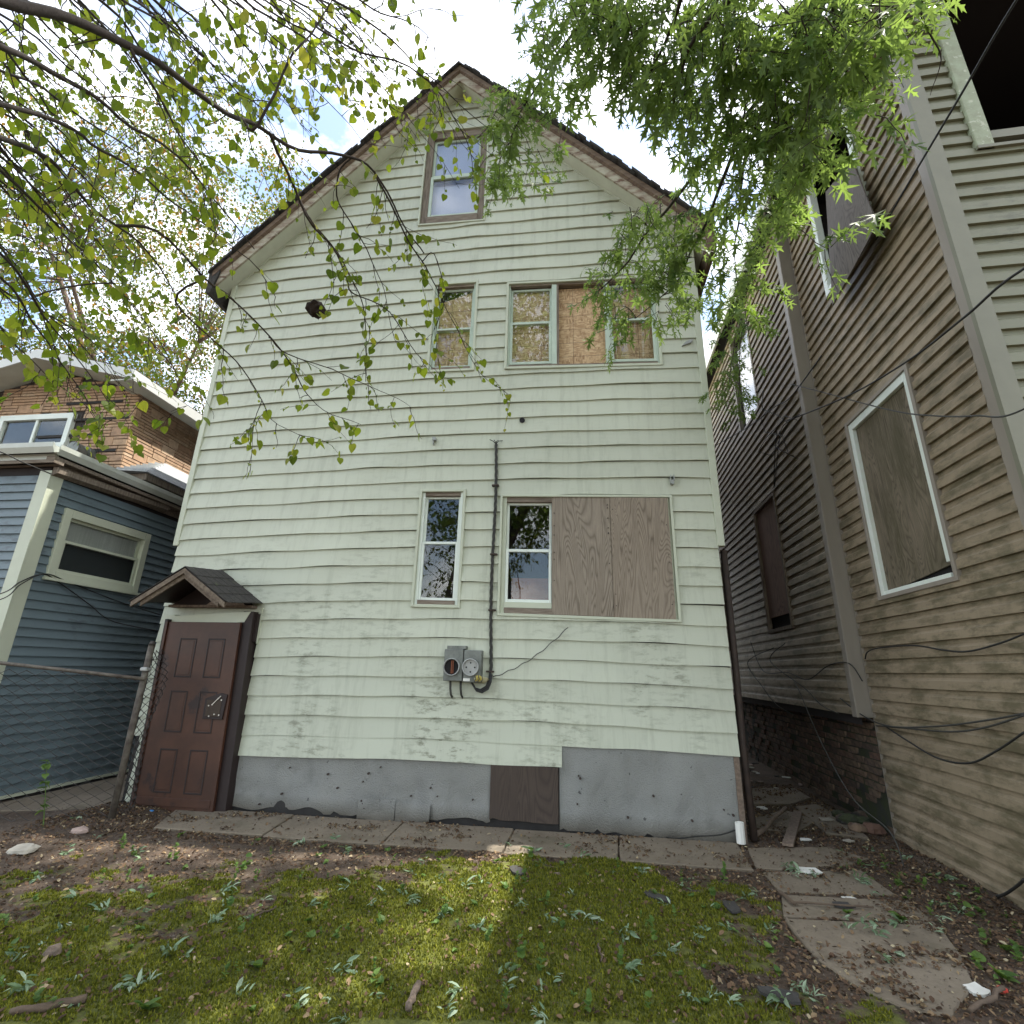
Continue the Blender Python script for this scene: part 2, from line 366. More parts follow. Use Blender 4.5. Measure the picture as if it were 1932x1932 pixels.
# ------------------------------------------------------------------ walls with lapped boards
def lap_noise(x, z): return .0035*nz(x*.8, z*.9, 3.3)
class Wall:
    def __init__(s, o, t, n, deform=None): s.o = Vector(o); s.t = Vector(t); s.n = Vector(n); s.d = deform
    def P(s, a, outv, z): p = s.o+s.t*a+s.n*outv; return (p.x, p.y, z)
    def board(s, lo, hi, zb, zt, prof, mat, parent, seg=.5, wob=.003, extra=None, name='siding_board'):
        # lo, hi: functions of z giving the ends; prof: (height fraction, outward)
        n = max(1, int((hi(zb)-lo(zb))/seg)); m = MB(s.d); k = len(prof)
        for i in range(n+1):
            for (fz, ou) in prof:
                z = zb+(zt-zb)*fz; a = lo(z)+(hi(z)-lo(z))*i/n
                w_ = wob*nz(a*1.7, zb*7.1, 1.7)*(1-fz); e = extra(a, z) if extra else 0
                m.v.append(s.P(a, ou+e+.4*w_, z+w_))
        for i in range(n):
            for j in range(k-1):
                p = i*k+j; m.f.append((p, p+k, p+k+1, p+1))
        m.f.append(tuple(range(k))); m.f.append(tuple(n*k+j for j in range(k))[::-1])
        return m.build(name, mat, parent)
    def courses(s, zs, lo, hi, holes, prof, mat, parent, joints=None, **kw):
        for ci in range(len(zs)-1):
            zb, zt = zs[ci], zs[ci+1]
            cuts = sorted({v for h in holes if h[3] > zb+.004 and h[2] < zt-.004 for v in (h[0], h[1])} | set(joints(ci) if joints else []))
            a0 = lo((zb+zt)/2); a1 = hi((zb+zt)/2)
            edges = [a0]+[c for c in cuts if a0+.02 < c < a1-.02]+[a1]
            for i in range(len(edges)-1):
                e0, e1 = edges[i], edges[i+1]; mid = (e0+e1)/2
                fl = (lambda z: lo(z)) if i == 0 else (lambda z, e=e0: e)
                fh = (lambda z: hi(z)) if i == len(edges)-2 else (lambda z, e=e1: e)
                spans = [(zb, zt)]
                for h in holes:
                    if h[0] < mid < h[1]:
                        new = []
                        for (p, q) in spans:
                            if h[3] <= p or h[2] >= q: new.append((p, q)); continue
                            if h[2]-p > .012: new.append((p, h[2]))
                            if q-h[3] > .012: new.append((h[3], q))
                        spans = new
                for (p, q) in spans:
                    lz = [(p-zb)/(zt-zb), (q-zb)/(zt-zb)]
                    def out_at(f):
                        for (f0, o0), (f1, o1) in zip(prof[1:], prof[2:]):
                            if f0 <= f <= f1: return o0+(o1-o0)*(f-f0)/max(1e-6, f1-f0)
                        return prof[-1][1]
                    pr = [(0, prof[0][1])]+[(0, out_at(lz[0]))]+[((f-lz[0])/(lz[1]-lz[0]), o_) for f, o_ in prof[2:] if lz[0]+.01 < f < lz[1]-.01]+[(1, out_at(lz[1]))]
                    s.board(fl, fh, p, q, pr, mat, parent, **kw)
def rect_holes(m, w_, s0, s1, z0, z1, holes, outv):        # sheet with rectangular openings
    S = sorted({s0, s1, *[min(max(v, s0), s1) for h in holes for v in h[:2]]}); Z = sorted({z0, z1, *[min(max(v, z0), z1) for h in holes for v in h[2:4]]})
    for a, b in zip(S, S[1:]):
        for c, d in zip(Z, Z[1:]):
            if any(h[0] < (a+b)/2 < h[1] and h[2] < (c+d)/2 < h[3] for h in holes): continue
            m.add([w_.P(a, outv, c), w_.P(b, outv, c), w_.P(b, outv, d), w_.P(a, outv, d)], [(0, 1, 2, 3)])
    return m
LAP = [(0, -.008), (0, .024), (1, .002)]
DUTCH = [(0, -.008), (0, .027), (.52, .024), (.70, .004), (1, .001)]

# ================================================================== the green-white house
YW = 5.52
def hump(p): return (p[0], p[1], p[2]-.00647*(p[0]+1.13)**2)
house = thing('house', (-1.71, YW, 0), 'tall pale green-white gabled frame house with boarded rear windows', 'house')
wf = Wall((0, YW, 0), (1, 0, 0), (0, -1, 0), hump)
XL, XR, XA, ZA, SL = -4.93, 1.485, -1.71, 10.19, 1.03
WIN = dict(attic=(-2.225, -1.255, 7.585, 9.44), usmall=(-1.91, -1.30, 5.125, 6.51), ubig=(-.885, 1.043, 5.095, 6.415), lnar=(-1.86, -1.32, 2.115, 3.485), lbig=(-.88, 1.03, 2.02, 3.39))
SHEAR = dict(attic=-.025, usmall=-.02, ubig=-.018, lnar=-.025, lbig=-.012)
holes = list(WIN.values())
doorh = (-4.70, -3.66, -1, 2.03)
g_lo = lambda z: max(XL, XA-(ZA-z)/SL); g_hi = lambda z: min(XR, XA+(ZA-z)/SL)
m = MB(hump)
rect_holes(m, wf, XL, XR, 0, 6.85, holes+[doorh], -.012)
hA = WIN['attic']
zs_ = sorted([6.85, ZA]+[6.85+i*(ZA-6.85)/24 for i in range(1, 24)]+[hA[2], hA[3]])
for a, b in zip(zs_, zs_[1:]):
    spans = [(g_lo((a+b)/2), g_hi((a+b)/2))]
    if hA[2] < (a+b)/2 < hA[3]: spans = [(spans[0][0], hA[0]), (hA[1], spans[0][1])]
    for s0, s1 in spans:
        if s1 > s0: m.add([wf.P(s0, -.012, a), wf.P(s1, -.012, a), wf.P(s1, -.012, b), wf.P(s0, -.012, b)], [(0, 1, 2, 3)])
m.box(XL+.01, XL+.05, YW+.02, 15, 0, 6.9).box(XR-.05, XR-.01, YW+.02, 15, 0, 6.9).box(XL, XR, 14.9, 15, 0, 6.9)
m.box(XL, XR, YW+.02, 15, 3.75, 3.9).box(XL, XR, YW+.02, 15, 6.6, 6.75).box(XL, XR, 8.4, 8.5, 0, 6.8)
wall = m.build('wall', 'interior', house)
zs = [.762+.2032*i for i in range(30)]
while zs[-1] < 10.1: zs.append(zs[-1]+.214)
def bulge(a, z):
    e = .014*nz(a*.55, z*.6, 5.1)+.009*nz(a*1.9, z*2.2, 2.2)+.006*max(0, nz(a*4.1, z*3.3, 6.6))
    e += .022*math.exp(-((a+2.55)/.5)**2-((z-3.9)/.35)**2)+.02*math.exp(-((a+1.75)/.3)**2-((z-1.7)/.12)**2)+.016*math.exp(-((a+2.3)/.5)**2-((z-1.25)/.1)**2)
    return max(e, -.002)
def joints(ci):
    r = random.Random(ci*13+5)
    return [r.choice([-1.02, -1.04, -1.0, -3.0, -.98, .35])+r.uniform(-.03, .03)] if ci % 3 else [r.uniform(-3.8, -2.6), r.uniform(-.4, 1.)]
wf.courses(zs, g_lo, g_hi, holes+[doorh], LAP, 'siding_white', wall, joints, seg=.14, wob=.017, extra=bulge)
wf.board(lambda z: -3.665, lambda z: -.2, .559, .762, LAP, 'siding_white', wall, seg=.12, wob=.012, extra=lambda a, z: .012+.01*max(0, nz(a*1.3, z, 4)))
for k in range(5): wf.board(lambda z: -4.87+.003*k, lambda z: -4.70, .10+.15*k*1.32, .10+.15*(k+1)*1.32-.002, LAP, 'siding_white', wall, seg=.1)
# corner posts
m = MB(hump); m.hexa([(-4.985, 5.485, 2.93), (-4.915, 5.485, 2.93), (-4.915, 5.53, 2.93), (-4.985, 5.53, 2.93)], [(-4.985, 5.485, 6.86), (-4.915, 5.485, 6.86), (-4.915, 5.53, 6.86), (-4.985, 5.53, 6.86)]); m.build('corner_post', 'trim_white', house, bevel=.003)
m = MB(hump); m.box(1.475, 1.55, 5.485, 5.56, 2.82, 6.86); m.build('corner_post', 'trim_white', house, bevel=.003)
# roof
YF = 5.29
def rz(x, o=0): return ZA+o-SL*abs(x-XA)
roof = None
for sgn in (-1, 1):
    xe = XA+sgn*3.43
    m = MB(hump)
    m.hexa([(XA, YF+.03, rz(XA)+.004), (xe, YF+.03, rz(xe)+.004), (xe, YF+.03, rz(xe)+.10), (XA, YF+.03, rz(XA)+.10)], [(XA, 15.2, rz(XA)+.004), (xe, 15.2, rz(xe)+.004), (xe, 15.2, rz(xe)+.10), (XA, 15.2, rz(XA)+.10)])
    rs = m.build('roof_slope', 'soffit', house)
    m = MB(hump)                                           # weathered rake board, stepped crown piece above
    m.hexa([(XA, YF, rz(XA)-.005), (xe, YF, rz(xe)-.005), (xe, YF, rz(xe)+.24), (XA, YF, rz(XA)+.24)], [(XA, YF+.028, rz(XA)-.005), (xe, YF+.028, rz(xe)-.005), (xe, YF+.028, rz(xe)+.24), (XA, YF+.028, rz(XA)+.24)])
    m.build('rake_board', 'rake_paint', rs)
    m = MB(hump); m.hexa([(XA, YF-.035, rz(XA)+.19), (xe, YF-.035, rz(xe)+.19), (xe, YF-.035, rz(xe)+.285), (XA, YF-.035, rz(XA)+.285)], [(XA, YF-.002, rz(XA)+.16), (xe, YF-.002, rz(xe)+.16), (xe, YF-.002, rz(xe)+.285), (XA, YF-.002, rz(XA)+.285)])
    m.build('rake_moulding', 'fascia_old', rs)
    m = MB(hump); m.hexa([(XA, 5.50, rz(XA)-.03), (xe-sgn*.25, 5.50, rz(xe-sgn*.25)-.03), (xe-sgn*.25, 5.50, rz(xe-sgn*.25)+.003), (XA, 5.50, rz(XA)+.003)], [(XA, 5.52, rz(XA)-.03), (xe-sgn*.25, 5.52, rz(xe-sgn*.25)-.03), (xe-sgn*.25, 5.52, rz(xe-sgn*.25)+.003), (XA, 5.52, rz(XA)+.003)])
    m.build('frieze_strip', 'trim_white', rs)
    N = 44                                                 # ragged shingles along the rake
    for i in range(N):
        a0 = 4.95*i/N; a1 = 4.95*(i+1)/N+.05; c, s_ = math.cos(math.atan(SL)), math.sin(math.atan(SL))
        th = .022+random.uniform(0, .02); lift = .29+.012*(i % 3)+random.uniform(-.006, .014); fy = YF-.06-random.uniform(0, .035)
        q = []
        for yy in (fy, fy+1.2):
            q.append([(XA+sgn*a*c, yy, ZA+lift-a*s_+o_) for a, o_ in ((a0, 0), (a1, -.004), (a1, th), (a0, th+.01))])
        MB(hump).hexa(*q).build('shingle', 'shingle_dark', rs)
    m = MB(hump); xw = xe-sgn*.02                           # eave return and cornice end
    m.hexa([(xw, YF-.03, rz(xe)-.10), (xw+sgn*.07, YF-.03, rz(xe)-.08), (xw+sgn*.07, YF-.03, rz(xe)+.30), (xw-sgn*.09, YF-.03, rz(xe)+.30)], [(xw, 15, rz(xe)-.10), (xw+sgn*.07, 15, rz(xe)-.08), (xw+sgn*.07, 15, rz(xe)+.30), (xw-sgn*.09, 15, rz(xe)+.30)])
    m.build('eave_cornice', 'shingle_dark' if sgn < 0 else 'fascia_old', rs)

def sash(win, dm, x0, x1, z0, z1, y, mat, fw_=.034):
    m = MB(dm); m.box(x0, x0+fw_, y, y+.03, z0, z1).box(x1-fw_, x1, y, y+.03, z0, z1).box(x0+fw_, x1-fw_, y+.001, y+.029, z0, z0+fw_).box(x0+fw_, x1-fw_, y+.001, y+.029, z1-fw_, z1)
    s = m.build('sash', mat, win, bevel=.003)
    MB(dm).box(x0+fw_-.004, x1-fw_+.004, y+.013, y+.017, z0+fw_-.004, z1-fw_+.004).build('pane', 'glass', win)
def window(key, trimw=.02, cas='grey_wood', casw=.04, casmat2=None, label=None):
    x0, x1, z0, z1 = WIN[key]; xc = (x0+x1)/2; sh = SHEAR[key]
    dm = lambda p: hump((p[0], p[1], p[2]+sh*(p[0]-xc)))
    m = MB(dm); y0, y1 = 5.482, 5.545
    m.box(x0-.012, x0+trimw, y0, y1, z0-.012, z1+.012).box(x1-trimw, x1+.012, y0, y1, z0-.012, z1+.012).box(x0+trimw, x1-trimw, y0+.002, y1, z0-.014, z0+trimw).box(x0+trimw, x1-trimw, y0+.002, y1, z1-trimw, z1+.012)
    wn_ = m.build('window', 'trim_white', house, bevel=.003)
    if label: wn_['label'] = label
    a0, a1, b0, b1 = x0+trimw, x1-trimw, z0+trimw, z1-trimw
    for nm, bx in (('jamb', (a0, a0+casw, b0, b1)), ('jamb', (a1-casw, a1, b0, b1)), ('head_casing', (a0+casw, a1-casw, b1-casw*1.3, b1)), ('sill', (a0+casw, a1-casw, b0, b0+casw*1.4))):
        yy = 5.50 if nm == 'sill' else 5.512
        MB(dm).box(bx[0], bx[1], yy, 5.60, bx[2], bx[3]).build(nm, cas if nm in ('jamb',) else (casmat2 or cas+'_x'), wn_, bevel=.003)
    return wn_, dm, (a0+casw, a1-casw, b0+casw*1.4, b1-casw*1.3)
# attic window
wn_, dm, (a0, a1, b0, b1) = window('attic', .012, 'grey_wood', .10)
mid = (b0+b1)/2-.02
sash(wn_, dm, a0, a1, mid, b1, 5.555, 'trim_green', .04); sash(wn_, dm, a0, a1, b0, mid+.03, 5.52, 'trim_green', .045)
MB(dm).box(a0+.04, a1-.04, 5.510, 5.556, mid-.035, mid+.035).build('meeting_rail', 'trim_green', wn_, bevel=.004); MB(dm).box(a0+.04, a1-.04, 5.552, 5.556, mid-.085, mid-.035).build('rail_shadow', 'dark_void', wn_)  # black strip painted in as the shadow under the meeting rail
MB(dm).box(a0, a1, 5.590, 5.595, b0, b1).build('reflected_sky_sheet', 'sky_reflection', wn_)  # sheet behind the panes carries the sky reflection in its colour
# upper small window, chipboard behind
wn_, dm, (a0, a1, b0, b1) = window('usmall', .02, 'trim_green', .03, 'grey_wood_x')
mid = (b0+b1)/2-.05
sash(wn_, dm, a0, a1, mid, b1, 5.555, 'trim_green', .03); sash(wn_, dm, a0, a1, b0, mid+.03, 5.525, 'trim_green', .03)
MB(dm).hexa([(a0, 5.592, b0), (a1, 5.592, b0), (a1, 5.592, b1-.03), (a0, 5.592, b1-.20)], [(a0, 5.60, b0), (a1, 5.60, b0), (a1, 5.60, b1-.03), (a0, 5.60, b1-.20)]).build('chipboard', 'osb', wn_)
# upper triple window
wn_, dm, (a0, a1, b0, b1) = window('ubig', .02, 'trim_green', .02, 'grey_wood_x')
q1, q2 = -.235, .395
for (p, q, lo_) in ((a0, q1-.06, 0), (q2+.05, a1, 1)):
    mid = (b0+b1)/2+.02
    sash(wn_, dm, p, q, mid, b1-.02, 5.555, 'trim_green', .03); sash(wn_, dm, p, q, b0+.02, mid+.03, 5.522, 'trim_green', .038)
for (p, q) in ((q1-.06, q1+.005), (q2-.012, q2+.05)): MB(dm).box(p, q, 5.505, 5.60, b0, b1).build('mullion', 'trim_green', wn_, bevel=.004)
MB(dm).box(q1+.005, q1+.03, 5.507, 5.60, b0, b1).build('stop_board', 'grey_wood', wn_)
for (p, q, yy) in ((a0, q1, 5.601), (q1+.03, q2-.012, 5.585), (q2, a1, 5.602)): MB(dm).box(p+.001, q-.001, yy, yy+.012, b0-.02, b1-.02).build('chipboard', 'osb', wn_)
# lower narrow window
wn_, dm, (a0, a1, b0, b1) = window('lnar', .02, 'vinyl_white', .035, 'grey_wood_x')
mid = (b0+b1)/2+.03
sash(wn_, dm, a0, a1, mid, b1, 5.552, 'vinyl_white', .026); sash(wn_, dm, a0, a1, b0, mid+.03, 5.522, 'vinyl_white', .03)
# lower wide window, two plywood sheets over its right part
wn_, dm, (a0, a1, b0, b1) = window('lbig', .016, 'trim_white', .045, 'grey_wood_x')
q1 = -.30; mid = (b0+b1)/2+.02
sash(wn_, dm, a0, q1, mid, b1, 5.552, 'vinyl_white', .028); sash(wn_, dm, a0, q1, b0+.06, mid+.03, 5.522, 'vinyl_white', .033)
MB(dm).box(a0, q1, 5.50, 5.56, b0, b0+.058).build('sill', 'trim_white', wn_)
MB(dm).box(a0+.05, q1-.02, 5.70, 5.72, b0, b0+.36).build('inner_board', 'copper', wn_)
o = MB(dm).box(q1+.004, .357, 5.498, 5.512, b0-.06, b1+.055).build('plywood_sheet', 'plywood_brown', wn_); o['label'] = 'weathered plywood sheet with swirling grain'
o = MB(dm).box(.36, a1+.02, 5.486, 5.4975, b0-.095, b1+.05).build('plywood_sheet', 'plywood_pale', wn_)
for i in range(22):
    x = random.choice([q1+.03, .33, .385, a1-.01]); z = b0+random.random()*(b1-b0)
    MB(dm).disc((x, z), .006, 5.483, 5.50, 6).build('screw', 'rust_pipe', wn_)

# foundation skirt
def ragged(x0, x1, z0, z1, y, name, mat, step=.035, rag=.05, wave=.012, seed=0):
    nx = int((x1-x0)/step); nzv = 10; m = MB(hump)
    for i in range(nx+1):
        x = x0+(x1-x0)*i/nx; r = z0+max(0, nz(x*3.1, seed, .3))*rag+max(0, nz(x*11, seed, .8)-.15)*rag*.9
        for j in range(nzv+1):
            z = r+(z1-r)*j/nzv
            m.v.append((x, y-wave*(1.25-.75*j/nzv)*(.6*nz(x*1.5+z*2.2, z*3.6, seed)+.4*nz(x*4.2-z*3, z*6.5, seed+2))-(.02*nz(x*3, seed, 9) if j == 0 else 0), z))
    for i in range(nx):
        for j in range(nzv):
            p = i*(nzv+1)+j; m.f.append((p, p+nzv+1, p+nzv+2, p+1))
    return m.build(name, mat, wall, smooth=True)
ragged(-3.70, -.90, .03, .585, 5.515, 'foundation_sheet', 'foundation_sheet', rag=.10, wave=.03)
ragged(-.225, 1.475, .02, .785, 5.513, 'foundation_sheet', 'foundation_sheet', rag=.10, wave=.03, seed=4)
for (x0, x1, z1) in ((-2.25, -1.86, .20), (-1.855, -1.50, .175)): ragged(x0, x1, .0, z1, 5.485, 'foundation_patch', 'foundation_sheet', rag=.03, wave=.03, seed=x0)
o = ragged(-.905, -.235, .07, .56, 5.487, 'crawl_hatch', 'hatch_wood', rag=.05, wave=.012, seed=8); o['label'] = 'square brown board closing the crawl space'
m = MB(hump); m.box(XL, XR, 5.53, 5.56, -.2, .9); m.build('foundation_wall', 'dull_black', wall)
m = MB(hump); m.box(1.425, 1.475, 5.50, 5.53, 0, .76); m.build('corner_board', 'old_plank', wall)
for i in range(26):
    x = random.uniform(-3.5, 1.4); z = random.uniform(.1, .5)
    if -.95 < x < -.2: continue
    MB(hump).disc((x, z), .006+random.random()*.006, 5.488, 5.512, 6).build('nail', 'rust_pipe', wall)

# door with its frame and hood
dsh = lambda p: (p[0]-.035*(p[2]-1)-.0, p[1], p[2])
m = MB(dsh); m.box(-4.70, -4.66, 5.34, 5.52, 0, 1.93).box(-3.775, -3.655, 5.40, 5.52, .0, 2.03).box(-4.66, -3.775, 5.40, 5.52, 1.90, 1.93)
fr = m.build('door_frame', 'door_dark', house, bevel=.004)
m = MB(dsh); m.box(-4.655, -3.765, 5.355, 5.395, -.01, 1.90); door = m.build('door', 'door_brown', house, bevel=.004); door['label'] = 'dark brown six-panel steel door'
for (z0, z1) in ((.16, .58), (.74, 1.16), (1.30, 1.72)):
    for (x0, x1) in ((-4.47, -4.26), (-4.12, -3.91)):
        m = MB(dsh); t = .016
        m.box(x0, x0+t, 5.349, 5.356, z0, z1).box(x1-t, x1, 5.349, 5.356, z0, z1).box(x0+t, x1-t, 5.3495, 5.356, z0, z0+t).box(x0+t, x1-t, 5.3495, 5.356, z1-t, z1)
        m.build('panel_shade_line', 'door_dark', door, bevel=.005)  # dark strips paint the shade of the recessed panel outlines
        MB(dsh).box(x0+.03, x1-.03, 5.351, 5.356, z0+.03, z1-.03).build('panel', 'door_brown', door, bevel=.004)
MB(dsh).box(-4.64, -3.80, 5.346, 5.356, .04, .12).build('kick_plate', 'door_brown', door, bevel=.004)
MB(dsh).box(-4.68, -4.655, 5.335, 5.36, 0, 1.9).build('hinge_strip', 'door_brown', door)
m = MB(dsh); m.prism([(-4.03, 5.335, .885), (-3.80, 5.335, .885), (-3.78, 5.335, 1.135), (-3.86, 5.335, 1.15), (-4.03, 5.335, 1.09)], (0, .022, 0)); lg = m.build('lock_guard', 'door_dark', door, bevel=.003)
MB(dsh).box(-4.0, -3.83, 5.330, 5.336, .91, 1.08).build('lock_plate', 'lock_metal', door, bevel=.003)
for (x, z) in ((-3.97, 1.02), (-3.95, .915), (-3.89, .935), (-3.835, .93), (-3.83, 1.08), (-3.87, 1.095), (-3.93, 1.03)): MB(dsh).disc((x, z), .007, 5.324, 5.331, 8).build('bolt', 'bolt_metal', door)
MB(dsh).tube([(-3.93, 5.322, 1.03), (-3.84, 5.322, 1.12)], .005, 6).build('latch_bar', 'bolt_metal', door)
MB(hump).prism([(-4.69, 5.395, 1.935), (-3.78, 5.395, 1.955), (-3.72, 5.395, 2.07), (-4.69, 5.395, 2.05)], (0, .125, 0)).build('door_header', 'trim_white', house)
MB(hump).box(-4.84, -4.695, 5.43, 5.52, 1.78, 2.07).build('door_header', 'trim_white', house)
MB(hump).box(-3.655, -3.64, 5.49, 5.515, 1.72, 2.12).build('door_flashing', 'trim_white', house)
MB(hump).box(-3.71, -3.655, 5.46, 5.515, 1.74, 2.05).build('door_side', 'door_dark', house)
RX, ZF, ZB = -4.25, 2.43, 2.485
hood = None
m = MB()
for sgn in (-1, 1):
    ex = RX+sgn*.535; zf, zb = 2.075, 2.13
    m.hexa([(RX, 4.93, ZF), (ex, 4.93, zf), (ex, 4.93, zf+.02), (RX, 4.93, ZF+.02)], [(RX, 5.51, ZB), (ex, 5.51, zb), (ex, 5.51, zb+.02), (RX, 5.51, ZB+.02)])
hood = m.build('door_hood', 'door_dark', house)
for sgn in (-1, 1):
    for r_ in range(4):
        for c_ in range(5):
            y0 = 4.905+.12*c_; y1 = y0+.118; s0, s1 = r_*.25, r_*.25+.30
            q = []
            for yy in (y0, y1):
                k = (yy-4.93)/.58; zt = ZF+(ZB-ZF)*k+.02
                jl = random.uniform(-.012, .012)
                q.append([(RX+sgn*.56*s, yy, zt-.37*s+o_) for s, o_ in ((s0, .004+.002*c_), (s1+jl, .008+.002*c_), (s1+jl, .018+.002*c_), (s0, .010+.002*c_))])
            MB().hexa(*q).build('shingle', 'shingle_dark', hood)
    for (yy, dz, w_, tk) in ((4.905, -.0, .055, .022), (4.932, -.055, .05, .02)):
        ex = RX+sgn*(.55 if dz == 0 else .46); ze = 2.075 if dz == 0 else 2.075
        zt = ZF+dz+.005; zbm = zt-(.37*abs(ex-RX)/.56)
        MB().hexa([(RX, yy, zt), (ex, yy, zbm), (ex, yy, zbm-w_), (RX, yy, zt-w_)], [(RX, yy+tk, zt), (ex, yy+tk, zbm), (ex, yy+tk, zbm-w_), (RX, yy+tk, zt-w_)]).build('rafter_board', 'worn_board', hood)
MB().prism([(-4.22, 5.30, 2.085), (-3.74, 5.30, 2.085), (-3.98, 5.30, 2.27)], (0, .02, 0)).build('gable_board', 'old_plank', hood)
MB().box(-4.78, -3.72, 5.40, 5.50, 2.072, 2.10).build('hood_plate', 'old_plank', hood)
MB().prism([(-4.77, 5.44, 2.101), (-3.73, 5.44, 2.101), (-4.25, 5.44, 2.455)], (0, .02, 0)).build('hood_shade', 'door_dark', hood)  # dark panel added for the shade inside the hood

# small fixtures on the wall
def wallpt(x, y, Y=5.49): return atY(x, y, Y)
def fixture(name, bm, mat, label, cat, **k):
    o = bm.build(name, mat, None, **k); return tag(o, label, cat)
p = wallpt(821, 831); MB().box(p.x-.03, p.x+.012, 5.46, 5.515, p.z-.005, p.z+.035).box(p.x-.022, p.x-.012, 5.465, 5.50, p.z-.06, p.z-.005).build('wall_hook', 'galv_light', house)
p = wallpt(985, 792); MB().disc((p.x, p.z), .032, 5.490, 5.512, 18).build('pipe_hole', 'dark_void', house)
p = wallpt(1268, 905); MB().box(p.x-.022, p.x-.014, 5.46, 5.515, p.z-.05, p.z+.05).box(p.x+.014, p.x+.022, 5.46, 5.515, p.z-.02, p.z+.05).box(p.x-.014, p.x+.014, 5.462, 5.51, p.z-.06, p.z-.01).build('cable_bracket', 'galv_light', house)
p = wallpt(1297, 648); MB().hexa([(p.x-.07, 5.47, p.z-.04), (p.x+.04, 5.47, p.z), (p.x+.07, 5.47, p.z+.05), (p.x-.02, 5.47, p.z+.02)], [(p.x-.07, 5.50, p.z-.04), (p.x+.04, 5.50, p.z), (p.x+.07, 5.50, p.z+.05), (p.x-.02, 5.50, p.z+.02)]).build('wall_tag', 'galv_light', house)

mt = thing('electric_meter_box', (-1.22, 5.45, 1.32), 'grey double electric meter box with one empty socket on the wall', 'meter box')
MB().box(-1.425, -1.222, 5.395, 5.50, 1.335, 1.655).build('socket_box', 'galv', mt, bevel=.006)
MB().box(-1.216, -1.025, 5.400, 5.50, 1.325, 1.648).build('socket_box', 'galv', mt, bevel=.006)
MB().box(-1.40, -1.20, 5.40, 5.505, 1.657, 1.69).build('top_flange', 'galv', mt)
MB().ring((-1.337, 1.475), .078, .088, 5.365, 5.40).build('meter_ring', 'galv_light', mt, True)
MB().disc((-1.337, 1.475), .077, 5.392, 5.3945, 24).build('empty_socket', 'dark_void', mt)
MB().box(-1.343, -1.331, 5.378, 5.392, 1.41, 1.54).build('bus_bar', 'copper', mt); MB().box(-1.325, -1.315, 5.378, 5.392, 1.41, 1.54).build('bus_bar', 'copper', mt)
MB().ring((-1.135, 1.475), .076, .088, 5.362, 5.40).build('meter_ring', 'galv_light', mt, True)
MB().disc((-1.135, 1.475), .076, 5.384, 5.3995, 24).build('cover_plate', 'galv_light', mt)
for dx, dz in ((0, .045), (0, -.045), (.045, 0), (-.045, 0)): MB().disc((-1.135+dx, 1.475+dz), .009, 5.380, 5.3835, 10).build('plug_slot', 'dark_void', mt)
MB().box(-1.21, -1.14, 5.394, 5.3995, 1.338, 1.365).build('sticker', 'white_plastic', mt)
cb = thing('service_cable', (-.96, 5.48, 1.30), 'twisted grey service cable clamped down the wall between the windows', 'cable')
top = wallpt(936, 838, 5.485); bot = wallpt(925, 1268, 5.485)
for ph in (0, 2.1, 4.2):
    pts = []
    for i in range(120):
        f = i/119; q = top.lerp(bot, f); pts.append((q.x+.011*math.cos(ph+f*60)+.012*math.sin(f*7), q.y-.008*math.sin(ph+f*60), q.z))
    MB().tube(pts, .009, 5).build('strand', 'cable_grey', cb, True)
for i in range(4): MB().tube([top, top+Vector((.02*(i-1.5), -.02, .03)), top+Vector((.05*(i-1.5), -.03+.015*i, .05))], .005, 5).build('cut_end', 'cable_black', cb)
for (sx, sy) in ((1448, 1419), (1443, 1620), (1438, 1783), (1432, 1962)):
    p = wallpt(sx*SC, sy*SC, 5.488); MB().box(p.x-.042, p.x+.042, 5.462, 5.512, p.z-.009, p.z+.009).build('clamp', 'rust_pipe', cb, bevel=.004)
lp = [(bot.x, 5.47, bot.z), (bot.x-.005, 5.45, 1.36), (bot.x-.03, 5.44, 1.29), (bot.x-.09, 5.44, 1.255), (bot.x-.15, 5.445, 1.27), (bot.x-.19, 5.45, 1.33)]
for k in range(3): MB().tube([(x+.012*k, y-.012*k, z-.012*k) for x, y, z in lp], .010, 6).build('drip_loop', 'cable_black', cb, True)
for k, x in enumerate((-1.36, -1.25)): MB().tube([(x, 5.46, 1.335), (x+.005, 5.455, 1.26), (x+.012, 5.465, 1.20), (x+.02, 5.50, 1.17)], .012, 6).build('lead_pipe', 'cable_grey', cb, True)
tg = thing('yellow_tape_roll', (-1.02, 5.40, 1.36), 'pale wad wrapped with yellow and black wire beside the meter', 'wire bundle')
m = MB(); m.tube([(-1.09, 5.385, 1.36), (-1.05, 5.375, 1.365), (-.99, 5.40, 1.35), (-.955, 5.44, 1.36)], [.012, .03, .035, .012], 8); m.build('wrapping', 'kraft', tg, True)
for k in range(7):
    x = -1.085+.012*k; MB().tube([(x, 5.35, 1.33+.01*(k % 3)), (x+.02, 5.342, 1.36), (x+.005, 5.352, 1.40-.008*(k % 2))], .0035, 5).build('wire', 'yellow_wire' if k % 3 else 'cable_black', tg)
a = wallpt(1072, 1184, 5.49); b = wallpt(930, 1278, 5.48); pts = [a.lerp(b, i/24)+Vector((0, -.008, -.07*math.sin(math.pi*i/24)+.008*math.sin(i*1.4))) for i in range(25)]
o = MB().tube(pts, .0045, 5).build('telephone_wire', 'cable_grey'); tag(o, 'thin grey wire drooping from under the wide window to the meter', 'wire')
tag(MB().tube([(1.56, 5.60, 2.75), (1.555, 5.595, 1.5), (1.54, 5.58, .8), (1.55, 5.56, .02)], .035, 8).build('rusty_downpipe', 'rust_pipe', None, True), 'dark rusty downpipe at the right corner of the pale house', 'pipe')
